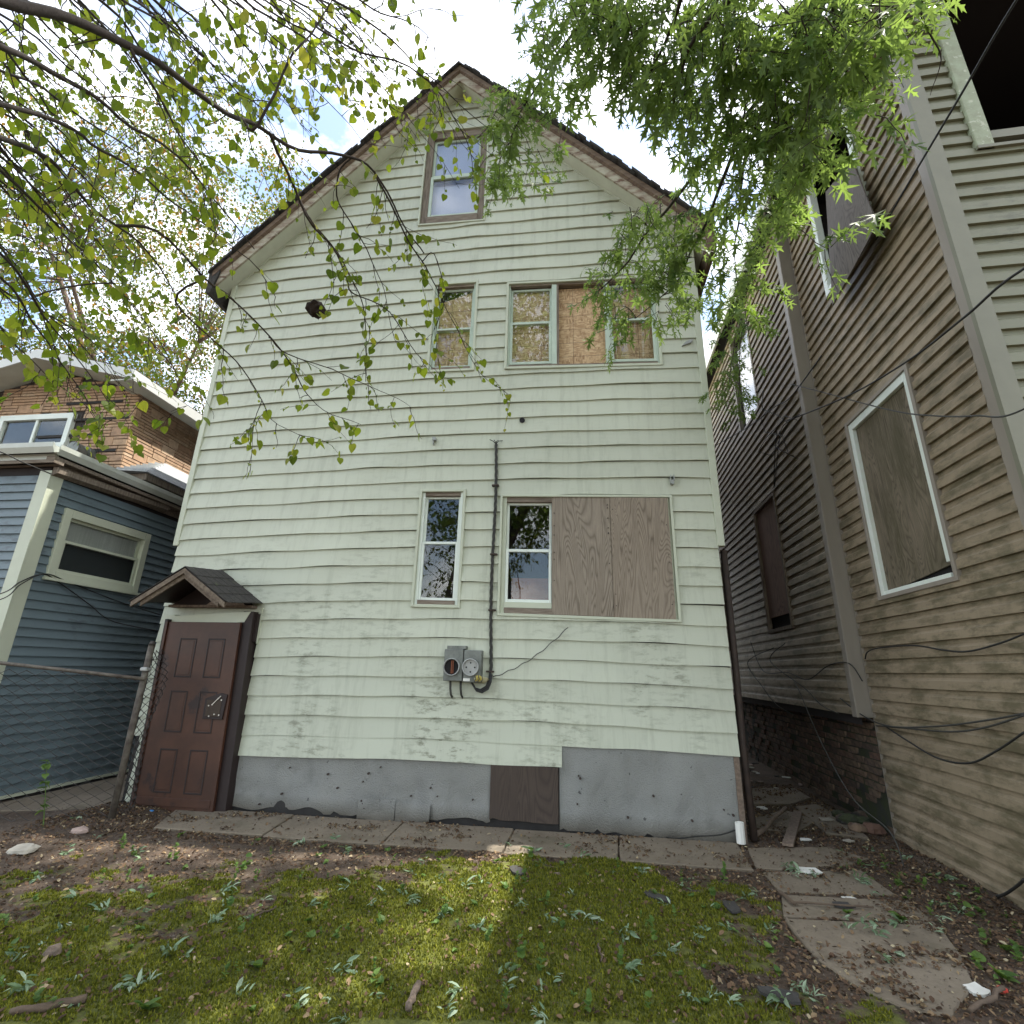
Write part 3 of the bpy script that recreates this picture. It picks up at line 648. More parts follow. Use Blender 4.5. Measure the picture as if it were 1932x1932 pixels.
tag(MB().box(1.50, 1.56, 5.62, 5.72, 1.7, 2.62).build('leaning_board', 'old_plank'), 'weathered board behind the rusty downpipe at the house corner', 'board')
m = MB(); n_ = 18
p = G(1393, 1585)
for i in range(n_):
    a = 2*math.pi*i/n_; rr = .036+.003*(i % 2)
    m.v += [(1.40+rr*math.cos(a), 5.43+.8*rr*math.sin(a), .02), (1.40+rr*math.cos(a), 5.43+.8*rr*math.sin(a), .19)]
for i in range(n_): j = (i+1) % n_; m.f.append((2*i, 2*j, 2*j+1, 2*i+1))
tag(m.build('downspout_stub', 'white_plastic'), 'short white corrugated downspout stub at the wall foot', 'downspout')
pts = [G(1265, 1580, .12)*0+Vector((.75+.06*i, 5.44-.02*math.sin(i), .03+.10*(i/11)**2)) for i in range(12)]
tag(MB().tube(pts, .006, 5).build('loose_wire', 'cable_black'), 'short black wire lying along the grey foundation sheet', 'wire')

# ================================================================== the tan house on the right
AT = R(1.64); tt = Vector((math.sin(AT), math.cos(AT), 0)); tn = Vector((-math.cos(AT), math.sin(AT), 0))
O0 = Vector((2.819, 0, 0))
tan = thing('tan_house', (3.0, 6, 0), 'dirty tan vinyl-sided house with boarded windows rising on the right', 'house')
def TP(s, o, z): p = O0+tt*s+tn*o; return Vector((p.x, p.y, z))
def tbox(m, s0, s1, o0, o1, z0, z1):
    return m.hexa([TP(s0, o0, z0), TP(s1, o0, z0), TP(s1, o1, z0), TP(s0, o1, z0)], [TP(s0, o0, z1), TP(s1, o0, z1), TP(s1, o1, z1), TP(s0, o1, z1)])
ZT = 7.62
near = Wall(O0, tt, tn); far = Wall(O0+tn*.143, tt, tn); nO = TP(3.5, 0, 0)
rightw = Wall(nO, Vector((math.cos(AT), -math.sin(AT), 0)), Vector((-math.sin(AT), -math.cos(AT), 0)))
hn = [(4.29, 5.46, 2.20, 4.13), (4.27, 5.29, 5.70, 7.50)]
hf = [(7.42, 8.46, 2.09, 4.06), (7.55, 8.60, 5.50, 7.42)]
hr = [(.34, 2.6, 5.55, 7.55)]
m = MB(); rect_holes(m, near, 3.5, 6.1, -.05, ZT, hn, -.02); nw = m.build('side_wall', 'interior', tan)
m = MB(); rect_holes(m, far, 6.03, 16, 1.0, ZT, hf, -.02); tbox(m, 15.9, 16, -6, .1, 0, ZT); fwall = m.build('side_wall', 'interior', tan)
m = MB(); rect_holes(m, rightw, 0, 5, -.05, ZT, hr, -.02); rw = m.build('rear_wall', 'interior', tan)
m = MB(); tbox(m, 3.6, 16, -6, -5.9, 0, ZT); tbox(m, 3.53, 16, -5.9, -.05, 4.9, 5.0); tbox(m, 6.15, 6.2, -5.9, -.05, 0, ZT); tbox(m, 9.5, 9.6, -5.9, .10, 1.1, ZT); m.build('inner_wall', 'interior', tan)
zn = [-.027+.1283*i for i in range(19)]
while zn[-1] < ZT-.05: zn.append(zn[-1]+.132)
zn[-1] = ZT
def grime(a, z): return .004*nz(a*.9, z*.7, 8.8)
near.courses(zn, lambda z: 3.595, lambda z: 5.99, hn, DUTCH, 'siding_tan', nw, seg=.3, wob=.005, extra=grime)
zf = [1.095+.1283*i for i in range(10)]
while zf[-1] < ZT-.05: zf.append(zf[-1]+.131)
zf[-1] = ZT
far.courses(zf, lambda z: 6.12, lambda z: 15.8, hf, DUTCH, 'siding_tan', fwall, lambda ci: [9.7+(ci*1.37 % 1.9), 13.2], seg=.4, wob=.006, extra=grime)
zr = [.02+.1373*i for i in range(60) if .02+.1373*i < ZT]+[ZT]
rightw.courses(zr, lambda z: .10, lambda z: 3.2, hr, DUTCH, 'siding_olive', rw, seg=.6, wob=.003)
MB().hexa([TP(3.49, .028, -.05), TP(3.60, .024, -.05), TP(3.60, -.01, -.05), TP(3.49, -.01, -.05)], [TP(3.49, .028, ZT), TP(3.60, .024, ZT), TP(3.60, -.01, ZT), TP(3.49, -.01, ZT)]).build('corner_post', 'tan_post', tan)
def RP(s, o, z): return Vector(rightw.P(s, o, z))
def rbox(m, s0, s1, o0, o1, z0, z1): return m.hexa([RP(s0, o0, z0), RP(s1, o0, z0), RP(s1, o1, z0), RP(s0, o1, z0)], [RP(s0, o0, z1), RP(s1, o0, z1), RP(s1, o1, z1), RP(s0, o1, z1)])
rbox(MB(), -.028, .105, -.01, .027, -.05, ZT).build('corner_post', 'olive_post', tan)
tbox(MB(), 6.02, 6.125, -.01, .168, 1.07, ZT).build('corner_post', 'tan_post', tan, bevel=.006)
tbox(MB(), 5.985, 6.005, -.0, .024, 0.0, ZT).build('edge_channel', 'tan_post', tan)
# eaves
m = MB(); tbox(m, 3.2, 16, -6, .33, ZT+.01, ZT+.2); ro = m.build('roof', 'dark_void', tan)
tbox(MB(), 3.15, 16, .33, .37, ZT-.02, ZT+.22).build('fascia', 'fascia_white', ro); rbox(MB(), -.36, 6, .33, .37, ZT-.02, ZT+.22).build('fascia', 'door_dark', ro)
# upper opening in the rear wall
wn_ = rbox(MB(), .33, .46, -.02, .045, 5.55, 7.6).build('window', 'mint_paint', tan, bevel=.006)
wn_['label'] = 'open black window with peeling mint casing'
rbox(MB(), .46, .49, -.12, -.01, 5.70, 7.6).build('jamb', 'mint_paint', wn_); rbox(MB(), .44, 2.6, -.09, .03, 5.66, 5.74).build('sill', 'olive_post', wn_); rbox(MB(), .33, 2.6, -.02, .05, 5.55, 5.58).build('sill_edge', 'olive_post', wn_)
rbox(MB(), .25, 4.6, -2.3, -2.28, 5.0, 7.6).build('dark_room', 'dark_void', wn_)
# lower boarded window on the side wall
def tframe(h, outer, mat, name='window', o1=.04, lab=None):
    s0, s1, z0, z1 = h; m = MB()
    tbox(m, s0-.005, s0+outer, -.03, o1, z0-.005, z1+.005); tbox(m, s1-outer, s1+.005, -.03, o1, z0-.005, z1+.005); tbox(m, s0+outer, s1-outer, -.03, o1-.002, z1-outer, z1+.005); tbox(m, s0+outer, s1-outer, -.03, o1-.002, z0-.005, z0+outer)
    o = m.build(name, mat, tan, bevel=.003)
    if lab: o['label'] = lab
    return o
w1 = tframe(hn[0], .035, 'tan_post', lab='white-framed window covered by a mossy plywood sheet')
s0, s1, z0, z1 = hn[0]
for nm, q in (('inner_trim', (s0+.036, s0+.105, z0+.16, z1-.036)), ('inner_trim', (s1-.10, s1-.036, z0+.02, z1-.036)), ('inner_trim', (s0+.105, s1-.10, z1-.115, z1-.036)), ('sill', (s0+.10, s1-.04, z0+.036, z0+.075))):
    tbox(MB(), q[0], q[1], -.03, .022 if nm != 'sill' else .015, q[2], q[3]).build(nm, 'vinyl_white', w1, bevel=.003)
MB().hexa([TP(s0+.11, -.03, z0+.145), TP(s1-.105, -.03, z0+.06), TP(s1-.105, -.015, z0+.06), TP(s0+.11, -.015, z0+.145)], [TP(s0+.11, -.03, z1-.12), TP(s1-.105, -.03, z1-.12), TP(s1-.105, -.015, z1-.12), TP(s0+.11, -.015, z1-.12)]).build('plywood_sheet', 'plywood_green', w1)
tbox(MB(), s0+.036, s1-.036, -.06, -.045, z0+.03, z1-.03).build('backing', 'dark_void', w1)
# upper side window, its board hanging loose
w2 = tframe(hn[1], .07, 'vinyl_white', o1=.05, lab='upper side window with its plywood board hanging loose')
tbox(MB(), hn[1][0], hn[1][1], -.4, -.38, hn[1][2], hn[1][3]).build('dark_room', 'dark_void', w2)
A_, B_, C_, D_ = sX(2490, 470, 2.86), sX(2562, 655, 2.70), sX(2432, 893, 2.74), sX(2412, 560, 2.92)
m = MB(); N = 10
for i in range(N+1):
    for j in range(N+1):
        u, v = i/N, j/N; p = (A_*(1-u)+D_*u)*(1-v)+(B_*(1-u)+C_*u)*v; p = p+Vector((-.06*math.sin(math.pi*u)*math.sin(math.pi*v), 0, .012*nz(u*5, v*5)))
        m.v.append(tuple(p))
k = len(m.v); m.v += [(x+.012, y, z) for x, y, z in m.v]
for i in range(N):
    for j in range(N):
        a = i*(N+1)+j; m.f.append((a, a+1, a+N+2, a+N+1)); m.f.append((k+a, k+a+N+1, k+a+N+2, k+a+1))
for a in range(N):
    for (p, q) in ((a, a+1), (N*(N+1)+a, N*(N+1)+a+1), (a*(N+1), (a+1)*(N+1)), (a*(N+1)+N, (a+1)*(N+1)+N)): m.f.append((p, q, k+q, k+p))
m.build('loose_plywood', 'plywood_grey', w2)
# far boarded windows
for hi_, (h, lab) in enumerate(zip(hf, ('narrow window boarded with dark brown plywood', 'upper far window behind the maple leaves'))):
    m = MB(); s0, s1, z0, z1 = h; O1 = .143
    for q in ((s0, s0+.05, z0, z1), (s1-.05, s1, z0, z1), (s0+.05, s1-.05, z1-.05, z1), (s0+.05, s1-.05, z0, z0+.05)): tbox(m, q[0], q[1], O1-.03, O1+.035, q[2], q[3])
    o = m.build('window', 'tan_post' if hi_ else 'grey_wood', tan); o['label'] = lab
    if hi_ == 0:
        tbox(MB(), s0+.05, s1-.05, O1-.02, O1-.005, z0+.22, z1-.05).build('plywood_sheet', 'plywood_dark', o); tbox(MB(), s0+.05, s1-.05, O1-.06, O1-.05, z0, z1).build('backing', 'dark_void', o)
    else:
        tbox(MB(), s0+.05, s1-.05, O1-.03, O1-.02, z0+.05, z1-.05).build('pane', 'glass', o)
# brick foundation under the far wall
fb = MB(); tbox(fb, 6.0, 15.9, -.4, -.025, -.2, 1.09); fo = fb.build('foundation', 'mortar_moss', tan)
BR = []
for r_ in range(15):
    z0 = .0+.0735*r_; s = 6.01+(.11 if r_ % 2 else 0)
    while s < 15.5:
        if not (s < 6.7 and r_ < 5 and random.random() < .75) and random.random() > .06: BR.append((s, z0, random.uniform(-.018, .014)))
        s += .222
meshes = []
for i in range(5):
    b = MB(); j = lambda: random.uniform(-.006, .006)
    b.add([(0+j(), 0, 0+j()), (.205+j(), 0, 0+j()), (.205+j(), 0, .06+j()), (0+j(), 0, .06+j()), (0, -.05, 0), (.205, -.05, 0), (.205, -.05, .06), (0, -.05, .06)], [(0, 1, 2, 3), (0, 4, 5, 1), (1, 5, 6, 2), (2, 6, 7, 3), (3, 7, 4, 0)])
    me = bpy.data.meshes.new('brick'); me.from_pydata(b.v, [], b.f); me.materials.append(MATS['brick_old']); meshes.append(me)
Mrot = Matrix(((tt.x, tn.x, 0, 0), (tt.y, tn.y, 0, 0), (0, 0, 1, 0), (0, 0, 0, 1)))
BR.sort(); rest = MB()
for i, (s, z0, o_) in enumerate(BR):
    mm = Matrix.Translation(TP(s, o_-.008, z0))@Mrot
    if i < 260: o = link('brick', meshes[i % 5], fo); o.matrix_basis = mm
    else: rest.add([mm@Vector(v.co) for v in meshes[i % 5].vertices], [tuple(p.vertices) for p in meshes[i % 5].polygons])
tag(rest.build('brickwork', 'brick_old', fo), kind='stuff')

# ================================================================== the blue house on the left
blue = thing('blue_house', (-6.1, 4.75, 0), 'blue-sided low house with white corner post and gutter on the left', 'house')
XB, YB = -6.1, 4.75
bs = Wall((XB, 0, 0), (0, 1, 0), (1, 0, 0)); bf_ = Wall((XB, YB, 0), (-1, 0, 0), (0, -1, 0))
hb = [(5.0, 6.26, 2.345, 3.19)]
m = MB(); rect_holes(m, bs, YB, 10, -.05, 3.62, hb, -.02); m.box(XB-5, XB-4.95, YB, 10, 0, 3.6).box(XB-5, XB, 9.9, 10, 0, 3.6).box(XB-1.2, XB-1.1, YB+.05, 10, 0, 3.6); sw = m.build('side_wall', 'interior', blue)
zb_ = [.07+.1012*i for i in range(36) if .07+.1012*i < 3.6]
bs.courses(zb_, lambda z: YB+.13, lambda z: 9.8, hb, LAP, 'siding_blue', sw, seg=.5, wob=.003)
m = MB(); rect_holes(m, bf_, 0, 5, -.05, 3.62, [], -.02); fwl = m.build('front_wall', 'interior', blue)
bf_.courses(zb_, lambda z: .12, lambda z: 2.6, [], LAP, 'siding_blue', fwl, seg=.6, wob=.002)
MB().box(XB-.13, XB+.025, YB-.025, YB, 0, 3.56).build('corner_post', 'trim_white', blue); MB().box(XB, XB+.025, YB+.001, YB+.13, 0, 3.56).build('corner_post', 'trim_white', blue)
MB().box(XB, XB+.03, YB+.14, 9.8, .035, .068).build('base_strip', 'trim_white', blue)
m = MB(); m.box(XB+.02, XB+.13, YB-.12, 9.8, 3.66, 3.70).box(XB+.0, XB+.02, YB, 9.8, 3.56, 3.70).box(-11, XB+.13, YB-.12, YB, 3.62, 3.66); m.build('soffit', 'grey_wood_x', blue)
MB().hexa([(XB+.03, YB-.02, 3.50), (XB+.10, YB-.02, 3.53), (XB+.10, YB-.02, 3.60), (XB+.03, YB-.02, 3.60)], [(XB+.03, 6.4, 3.57), (XB+.10, 6.4, 3.60), (XB+.10, 6.4, 3.66), (XB+.03, 6.4, 3.66)]).build('loose_soffit', 'grey_wood', blue)
prof = [(0, 0), (.02, -.055), (.075, -.075), (.11, -.02), (.115, .03), (.10, .03), (.09, 0), (.0, .0)]
m = MB(); pr = [(XB+.08+a*.9, 3.80+b*1.1) for a, b in prof]
m.prism([(x, YB-.13, z) for x, z in pr], (0, 5, 0)).build('gutter', 'gutter', blue)
m = MB(); m.prism([(XB+.17, YB-.13-a*.9+.02, 3.80+b*1.1) for a, b in prof], (-5, 0, 0)).build('gutter', 'gutter', blue)
MB().box(-11, XB+.10, YB-.10, YB-.06, 3.62, 3.74).build('fascia', 'gutter', blue)
m = MB(); m.hexa([(-11, YB-.1, 3.80), (XB+.1, YB-.1, 3.80), (XB+.1, 9.9, 3.80), (-11, 9.9, 3.80)], [(-11, YB-.1, 3.83), (XB+.1, YB-.1, 3.83), (XB-.5, 9.9, 3.95), (-11, 9.9, 4.0)]); m.build('roof', 'shingle_dark', blue)
y0, y1, z0, z1 = hb[0]
m = MB(); m.box(XB-.02, XB+.045, y0, y0+.09, z0, z1).box(XB-.02, XB+.045, y1-.09, y1, z0, z1).box(XB-.02, XB+.043, y0+.09, y1-.09, z1-.10, z1).box(XB-.02, XB+.043, y0+.09, y1-.09, z0, z0+.10); bw = m.build('window', 'trim_white', blue, bevel=.004)
MB().box(XB+.03, XB+.075, y0-.03, y1+.02, z0-.02, z0+.012).build('sill', 'trim_white', bw)
mz = (z0+z1)/2+.02
for (a, b, xx) in ((mz, z1-.10, -.035), (z0+.10, mz+.03, -.005)):
    m = MB(); m.box(XB+xx, XB+xx+.025, y0+.09, y0+.125, a, b).box(XB+xx, XB+xx+.025, y1-.125, y1-.09, a, b).box(XB+xx+.001, XB+xx+.024, y0+.125, y1-.125, a, a+.03).box(XB+xx+.001, XB+xx+.024, y0+.125, y1-.125, b-.03, b); m.build('sash', 'trim_white', bw)
    MB().box(XB+xx+.01, XB+xx+.013, y0+.12, y1-.12, a+.025, b-.025).build('pane', 'glass', bw)
MB().box(XB-.05, XB-.045, y0+.05, y1-.05, mz, z1-.05).build('curtain', 'curtain', bw); MB().box(XB-.055, XB-.05, y0+.05, y1-.05, z0+.05, mz).build('screen', 'screen', bw)

# ================================================================== the brick house behind it
bk = thing('brick_house', (-6.6, 5.9, 3.8), 'buff stone-brick house with white gable trim above the blue roof', 'house')
XK, YK = -6.48, 5.9; RXK, RZK, SLK = -7.96, 5.86, .265
m = MB(); m.box(XK-.12, XK-.02, YK+.02, 13, 3, 5.45).box(-12, XK-.02, YK+.02, YK+.1, 3, 5.45)
m.prism([(-10, YK+.02, 5.45), (XK-.02, YK+.02, 5.45), (RXK, YK+.02, 5.80)], (0, .08, 0)); bwall = m.build('wall', 'brick_far_mortar', bk)
wx = (-8.75, -7.47, 4.42, 5.0)
cells = []
def ashlar(s0, s1, z0, z1, side):
    z = z0; row = 0
    while z < z1:
        s = s0-random.random()*.2
        while s < s1:
            ty = random.random(); w_ = random.uniform(.22, .5)
            rows = [(0, .137)] if ty < .10 else [(0, .088), (.10, .037)] if ty < .22 else [(0, .037), (.05, .088)] if ty < .34 else [(0, .037), (.05, .037), (.10, .037)]
            if ty < .42: w_ *= .62
            for a, h in rows: cells.append((side, max(s, s0), min(s+w_-.012, s1), z+a, z+a+h))
            s += w_
        z += .15
ashlar(5.9, 9.5, 3.85, 5.42, 1); ashlar(-9.6, -6.48, 3.85, 5.9, 0)
good = []
for (sd_, a, b, c, d) in cells:
    if b-a < .03: continue
    if sd_ == 0:
        top = RZK-.10-SLK*max(abs(a-RXK), abs(b-RXK))
        if d > top or (a < wx[1] and b > wx[0] and c < wx[3] and d > wx[2]): continue
        ctr = Vector(((a+b)/2, YK, (c+d)/2))
    else: ctr = Vector((XK, (a+b)/2, (c+d)/2))
    pj = project(ctr)
    if pj is None or not (-20 < pj[0] < 420 and 640 < pj[1] < 960): key = 0
    else: key = (b-a)*(d-c)/pj[2]**2+.001
    good.append((key, sd_, a, b, c, d))
good.sort(key=lambda g_: -g_[0]); rest = MB()
for i, (key, sd_, a, b, c, d) in enumerate(good):
    pr_ = random.uniform(.004, .014); t = MB() if i < 300 else rest
    if sd_ == 0: t.box(a, b, YK-pr_, YK+.03, c, d)
    else: t.box(XK-.03, XK+pr_, a, b, c, d)
    if i < 300: t.build('stone_brick', 'brick_tan', bwall)
tag(rest.build('stonework', 'brick_tan', bwall), kind='stuff')
m = MB()
for k in range(5):
    z = 4.35+.27*k+random.uniform(-.03, .03); x = -8.2+random.random()*.7
    m.prism([(x+i*.12, YK-.017, z+.012*nz(i, k)+.02) for i in range(9)]+[(x+i*.12, YK-.017, z+.012*nz(i, k)-.02*(1+nz(i*2, k, 3))) for i in range(8, -1, -1)], (0, .012, 0))
m.build('tar_patch', 'dull_black', bwall)
for sgn in (-1, 1):
    xe = RXK+sgn*1.72; ze = RZK-SLK*1.72
    rs = MB().hexa([(RXK, 5.5, RZK), (xe, 5.5, ze), (xe, 5.5, ze+.04), (RXK, 5.5, RZK+.04)], [(RXK, 13, RZK), (xe, 13, ze), (xe, 13, ze+.04), (RXK, 13, RZK+.04)]).build('roof_slope', 'shingle_dark', bk)
    MB().hexa([(RXK, 5.48, RZK-.13), (xe, 5.48, ze-.13), (xe, 5.48, ze+.02), (RXK, 5.48, RZK+.02)], [(RXK, 5.50, RZK-.13), (xe, 5.50, ze-.13), (xe, 5.50, ze+.02), (RXK, 5.50, RZK+.02)]).build('rake_fascia', 'fascia_white', rs)
    MB().hexa([(RXK, 5.502, RZK-.11), (xe, 5.502, ze-.11), (xe, 5.502, ze-.10), (RXK, 5.502, RZK-.10)], [(RXK, 5.95, RZK-.11), (xe, 5.95, ze-.11), (xe, 5.95, ze-.10), (RXK, 5.95, RZK-.10)]).build('soffit', 'gutter', rs)
    MB().box(xe-.01, xe+.02, 5.49, 13, ze-.14, ze+.015).build('eave_fascia', 'fascia_white', rs); MB().box(min(xe, xe-sgn*.36), max(xe, xe-sgn*.36)-.011, 5.51, 13, ze-.13, ze-.11).build('soffit', 'gutter', rs)
x0, x1, z0, z1 = wx
m = MB(); m.box(x0, x1, YK-.04, YK+.03, z1-.085, z1).box(x0, x1, YK-.05, YK+.03, z0, z0+.09).box(x1-.08, x1, YK-.041, YK+.03, z0+.09, z1-.085).box(x0, x0+.08, YK-.041, YK+.03, z0+.09, z1-.085); bw = m.build('window', 'vinyl_white', bk)
MB().box(-8.12, -8.08, YK-.02, YK+.02, z0+.09, z1-.085).build('mullion', 'vinyl_white', bw); MB().box(x0+.08, -8.12, YK, YK+.004, z0+.09, z1-.085).build('pane', 'glass', bw); MB().box(-8.08, x1-.08, YK, YK+.004, z0+.09, z1-.085).build('pane', 'glass', bw)
m = MB(); m.disc((-7.02, 4.29), .10, 5.62, 5.72, 20).disc((-7.02, 4.29), .075, 5.72, 5.80, 20).disc((-7.02, 4.29), .11, 5.80, 5.89, 20); m.build('wall_vent', 'galv', bk)
by = [(6.0+.0, 7.6)]
hb_ = None
for k in range(9):
    f = k/8; o_ = MB().hexa([(XK, 5.85+.75*f, 4.04+.055*k), (-6.08-.42*f, 5.95+.78*f, 4.04+.055*k), (-6.08-.42*f, 8.0, 4.04+.055*k), (XK, 8.0, 4.04+.055*k)],
                            [(XK, 5.85+.75*f, 4.04+.055*k+.04), (-6.10-.42*f, 5.95+.78*f, 4.04+.055*k+.04), (-6.10-.42*f, 8.0, 4.04+.055*k+.04), (XK, 8.0, 4.04+.055*k+.04)])
    if k == 0: hb_ = o_.build('bay_roof', 'shingle_grey', bk)
    else: o_.build('shingle_course', 'shingle_grey', hb_)
MB().box(XK, -6.12, 6.0, 8, 3.94, 4.035).build('bay_fascia', 'grey_wood', bk); MB().box(XK, -6.2, 6.3, 8, 3.5, 3.94).build('bay_wall', 'dull_black', bk)

# ================================================================== chain-link fence
fn = thing('chain_link_fence', (-4.43, 4.9, 0), 'sagging chain-link fence between the blue house and the brown door', 'fence')
MB().tube([(-4.43, 4.9, -.05), (-4.435, 4.9, .8), (-4.43, 4.905, 1.62)], .03, 10).build('post', 'rail_rust', fn, True)
MB().tube([(-4.43, 4.905, 1.62), (-4.43, 4.905, 1.66)], [.033, .02], 10).build('post_cap', 'galv_wire', fn, True)
MB().box(-4.47, -4.39, 4.86, 4.94, 1.36, 1.40).build('rail_clamp', 'galv_light', fn, bevel=.01)
rail = [Vector((-4.40, 4.88, 1.285)), Vector((-5.0, 4.76, 1.34)), Vector((-5.81, 4.6, 1.41)), Vector((-8.5, 4.1, 1.44))]
MB().tube(rail, .018, 8).build('top_rail', 'rail_rust', fn, True)
def chain(P0, P1, z0, z1a, z1b, name, loose=0., pitch=.085):
    Lh = (P1-P0).length; n_ = int(Lh/pitch*1); m = MB(); d = (P1-P0).normalized(); nn = Vector((d.y, -d.x, 0))
    for i in range(n_+1):
        s0 = i*pitch; pts = []; zt = z1a+(z1b-z1a)*(s0/Lh); k = int((zt-z0)/(pitch*.5))
        for j in range(k+1):
            z = zt-(zt-z0)*j/k; s = s0+(pitch/2)*(1 if (i+j) % 2 else -1); s = min(max(s, 0), Lh)
            p = P0+d*s+nn*(.004*(1 if j % 2 else -1)+.02*nz(s*1.7, z*1.9, 3)*(1+loose*8)); pts.append((p.x, p.y, z+.01*nz(s*2, z*2, 7)*(1+loose*3)))
        m.tube(pts, .0046, 3, False)
    return tag(m.build(name, 'galv_wire', fn), kind='stuff')
chain(Vector((-4.43, 4.9, 0)), Vector((-7.3, 4.33, 0)), .0, 1.29, 1.42, 'wire_mesh')
chain(Vector((-4.43, 4.905, 0)), Vector((-4.60, 5.33, 0)), .05, 1.55, 1.60, 'wire_mesh', .6, .075)

# ================================================================== cables
def cable(name, pts, r, mat, label, sag=0):
    P_ = [Vector(p) for p in pts]; out_ = []
    for i in range(len(P_)-1):
        a, b, c, d = P_[max(i-1, 0)], P_[i], P_[i+1], P_[min(i+2, len(P_)-1)]
        for k in range(10):
            t = k/10; out_.append(.5*((2*b)+(c-a)*t+(2*a-5*b+4*c-d)*t*t+(3*b-a-3*c+d)*t**3))
    out_.append(P_[-1])
    return tag(MB().tube(out_, r, 6).build(name, mat, None, True), label, 'cable')
cable('overhead_cable', [(2.55, 1.6, 5.15), sX(2970, 0, 2.6), sX(2800, 290, 2.68), sX(2640, 560, 2.80), sX(2560, 700, 2.88)], .008, 'cable_black', 'black overhead cable crossing the dark upper opening of the tan house')
cable('overhead_cable', [(2.3, 1.5, 3.2), sX(2992, 785, 2.5), sX(2820, 925, 2.6), sX(2650, 1056, 2.68), sX(2470, 1160, 2.72), sX(2298, 1230, 2.76)], .009, 'cable_black', 'thick black cable running above the mossy plywood window to the cable knot')
cable('overhead_wire', [(2.4, 1.9, 2.9), sX(2992, 1195, 2.6), sX(2850, 1215, 2.65), sX(2730, 1215, 2.68), sX(2600, 1198, 2.7), sX(2400, 1145, 2.76), sX(2310, 1122, 2.8)], .006, 'cable_grey', 'thin grey wire sagging across the top of the mossy plywood')
cable('wall_cable', [sX(2400, 1040, 2.8), sX(2310, 1160, 2.8), sX(2262, 1190, 2.82), sX(2190, 1245, 2.80), sX(2085, 1305, 2.6)], .008, 'cable_black', 'black cable slanting down from the cable knot towards the pale house')
kn = thing('cable_knot', sX(2275, 1250, 2.76), 'tangled knot of black cables hanging on the far tan wall', 'cables')
for k in range(5):
    r_ = random.Random(k); x0, y0 = 2275+r_.uniform(-25, 25), 1250+r_.uniform(-40, 40)
    pts = [sX(x0+42*math.sin(q*1.3+k), y0-70+34*q+14*math.cos(q*2+k), 2.76+r_.uniform(-.03, .02)) for q in range(5)]
    MB().tube(pts, .006, 5).build('cable_loop', 'cable_black', kn, True)
for k in range(2): MB().tube([sX(2270+10*k, 1260, 2.77), sX(2264+8*k, 1330, 2.79), sX(2262+4*k, 1400, 2.80), sX(2262, 1425, 2.81)], .007, 5).build('hanging_cable', 'cable_black', kn, True)
cable('wall_cable', [sX(2528, 1925, 2.93), sX(2535, 1905, 2.92), sX(2570, 1893, 2.92), sX(2670, 1886, 2.91), sX(2760, 1900, 2.89), sX(2830, 1903, 2.88), sX(2920, 1880, 2.87), sX(2992, 1852, 2.85)], .007, 'cable_black', 'upper black cable looping along the tan siding under the plywood window')
cable('wall_cable', [sX(2455, 2040, 2.8), sX(2520, 2090, 2.86), sX(2600, 2122, 2.88), sX(2740, 2122, 2.87), sX(2880, 2105, 2.86), sX(2992, 2085, 2.84)], .007, 'cable_grey', 'topmost of the cable pair sagging low on the tan siding')
cable('wall_cable', [sX(2560, 2120, 2.9), sX(2650, 2128, 2.88), sX(2780, 2138, 2.87), sX(2880, 2125, 2.86), sX(2992, 2090, 2.84)], .007, 'cable_grey', 'lower of the cable pair sagging low on the tan siding')
cable('wall_cable', [sX(2590, 2124, 2.9), sX(2660, 2170, 2.87), sX(2740, 2215, 2.86), sX(2830, 2230, 2.85), sX(2910, 2195, 2.84), sX(2992, 2140, 2.82)], .008, 'cable_black', 'deep black cable loop hanging lowest on the tan siding')
cable('ground_cable', [sX(2880, 2625, 2.87), sX(2930, 2615, 2.86), sX(2970, 2590, 2.84), sX(2992, 2570, 2.82)], .01, 'cable_black', 'black cable end coming out of the ground at the tan wall')
cable('alley_wire', [(2.80, 7.6, 1.9), sX(2250, 1930, 2.75), sX(2350, 2010, 2.7), sX(2400, 2060, 2.72), sX(2450, 2085, 2.8)], .006, 'cable_grey', 'grey wire drooping under the far tan wall in the alley')
cable('alley_wire', [(2.75, 7.9, 1.85), sX(2185, 1935, 2.6), sX(2230, 2010, 2.6), sX(2270, 2060, 2.65), sX(2320, 2090, 2.8)], .006, 'cable_grey', 'short pale wire curving down at the dark end of the alley')
cable('alley_wire', [(2.7, 7.2, 1.4), sX(2340, 2030, 2.55), sX(2400, 2170, 2.5), sX(2490, 2330, 2.5), sX(2600, 2430, 2.5), (2.5, 5.0, .05)], .005, 'cable_grey', 'thin wire slanting down to the ground before the brick foundation')
cable('alley_wire', [(2.78, 9, 2.0), sX(2230, 1960, 2.78), sX(2300, 1965, 2.8), sX(2360, 1985, 2.8), sX(2420, 1945, 2.8), sX(2480, 1938, 2.83), sX(2520, 1990, 2.85)], .006, 'cable_black', 'wavy dark wire stapled along the bottom of the far tan siding')
cable('blue_wall_cable', [(-5.9, 3.9, 1.85), sX(0, 1735, -6.0), sX(60, 1700, -6.03), sX(124, 1678, -6.05), sX(170, 1700, -6.05), sX(260, 1765, -6.06), sX(330, 1815, -6.06), sX(470, 1845, -6.06)], .007, 'cable_black', 'black cable draped under the blue house window, lower strand')
cable('blue_wall_cable', [(-5.9, 3.9, 1.8), sX(0, 1752, -6.0), sX(60, 1708, -6.02), sX(130, 1677, -6.04), sX(200, 1700, -6.05), sX(340, 1755, -6.06), sX(480, 1800, -6.06)], .006, 'cable_black', 'black cable draped under the blue house window, upper strand')
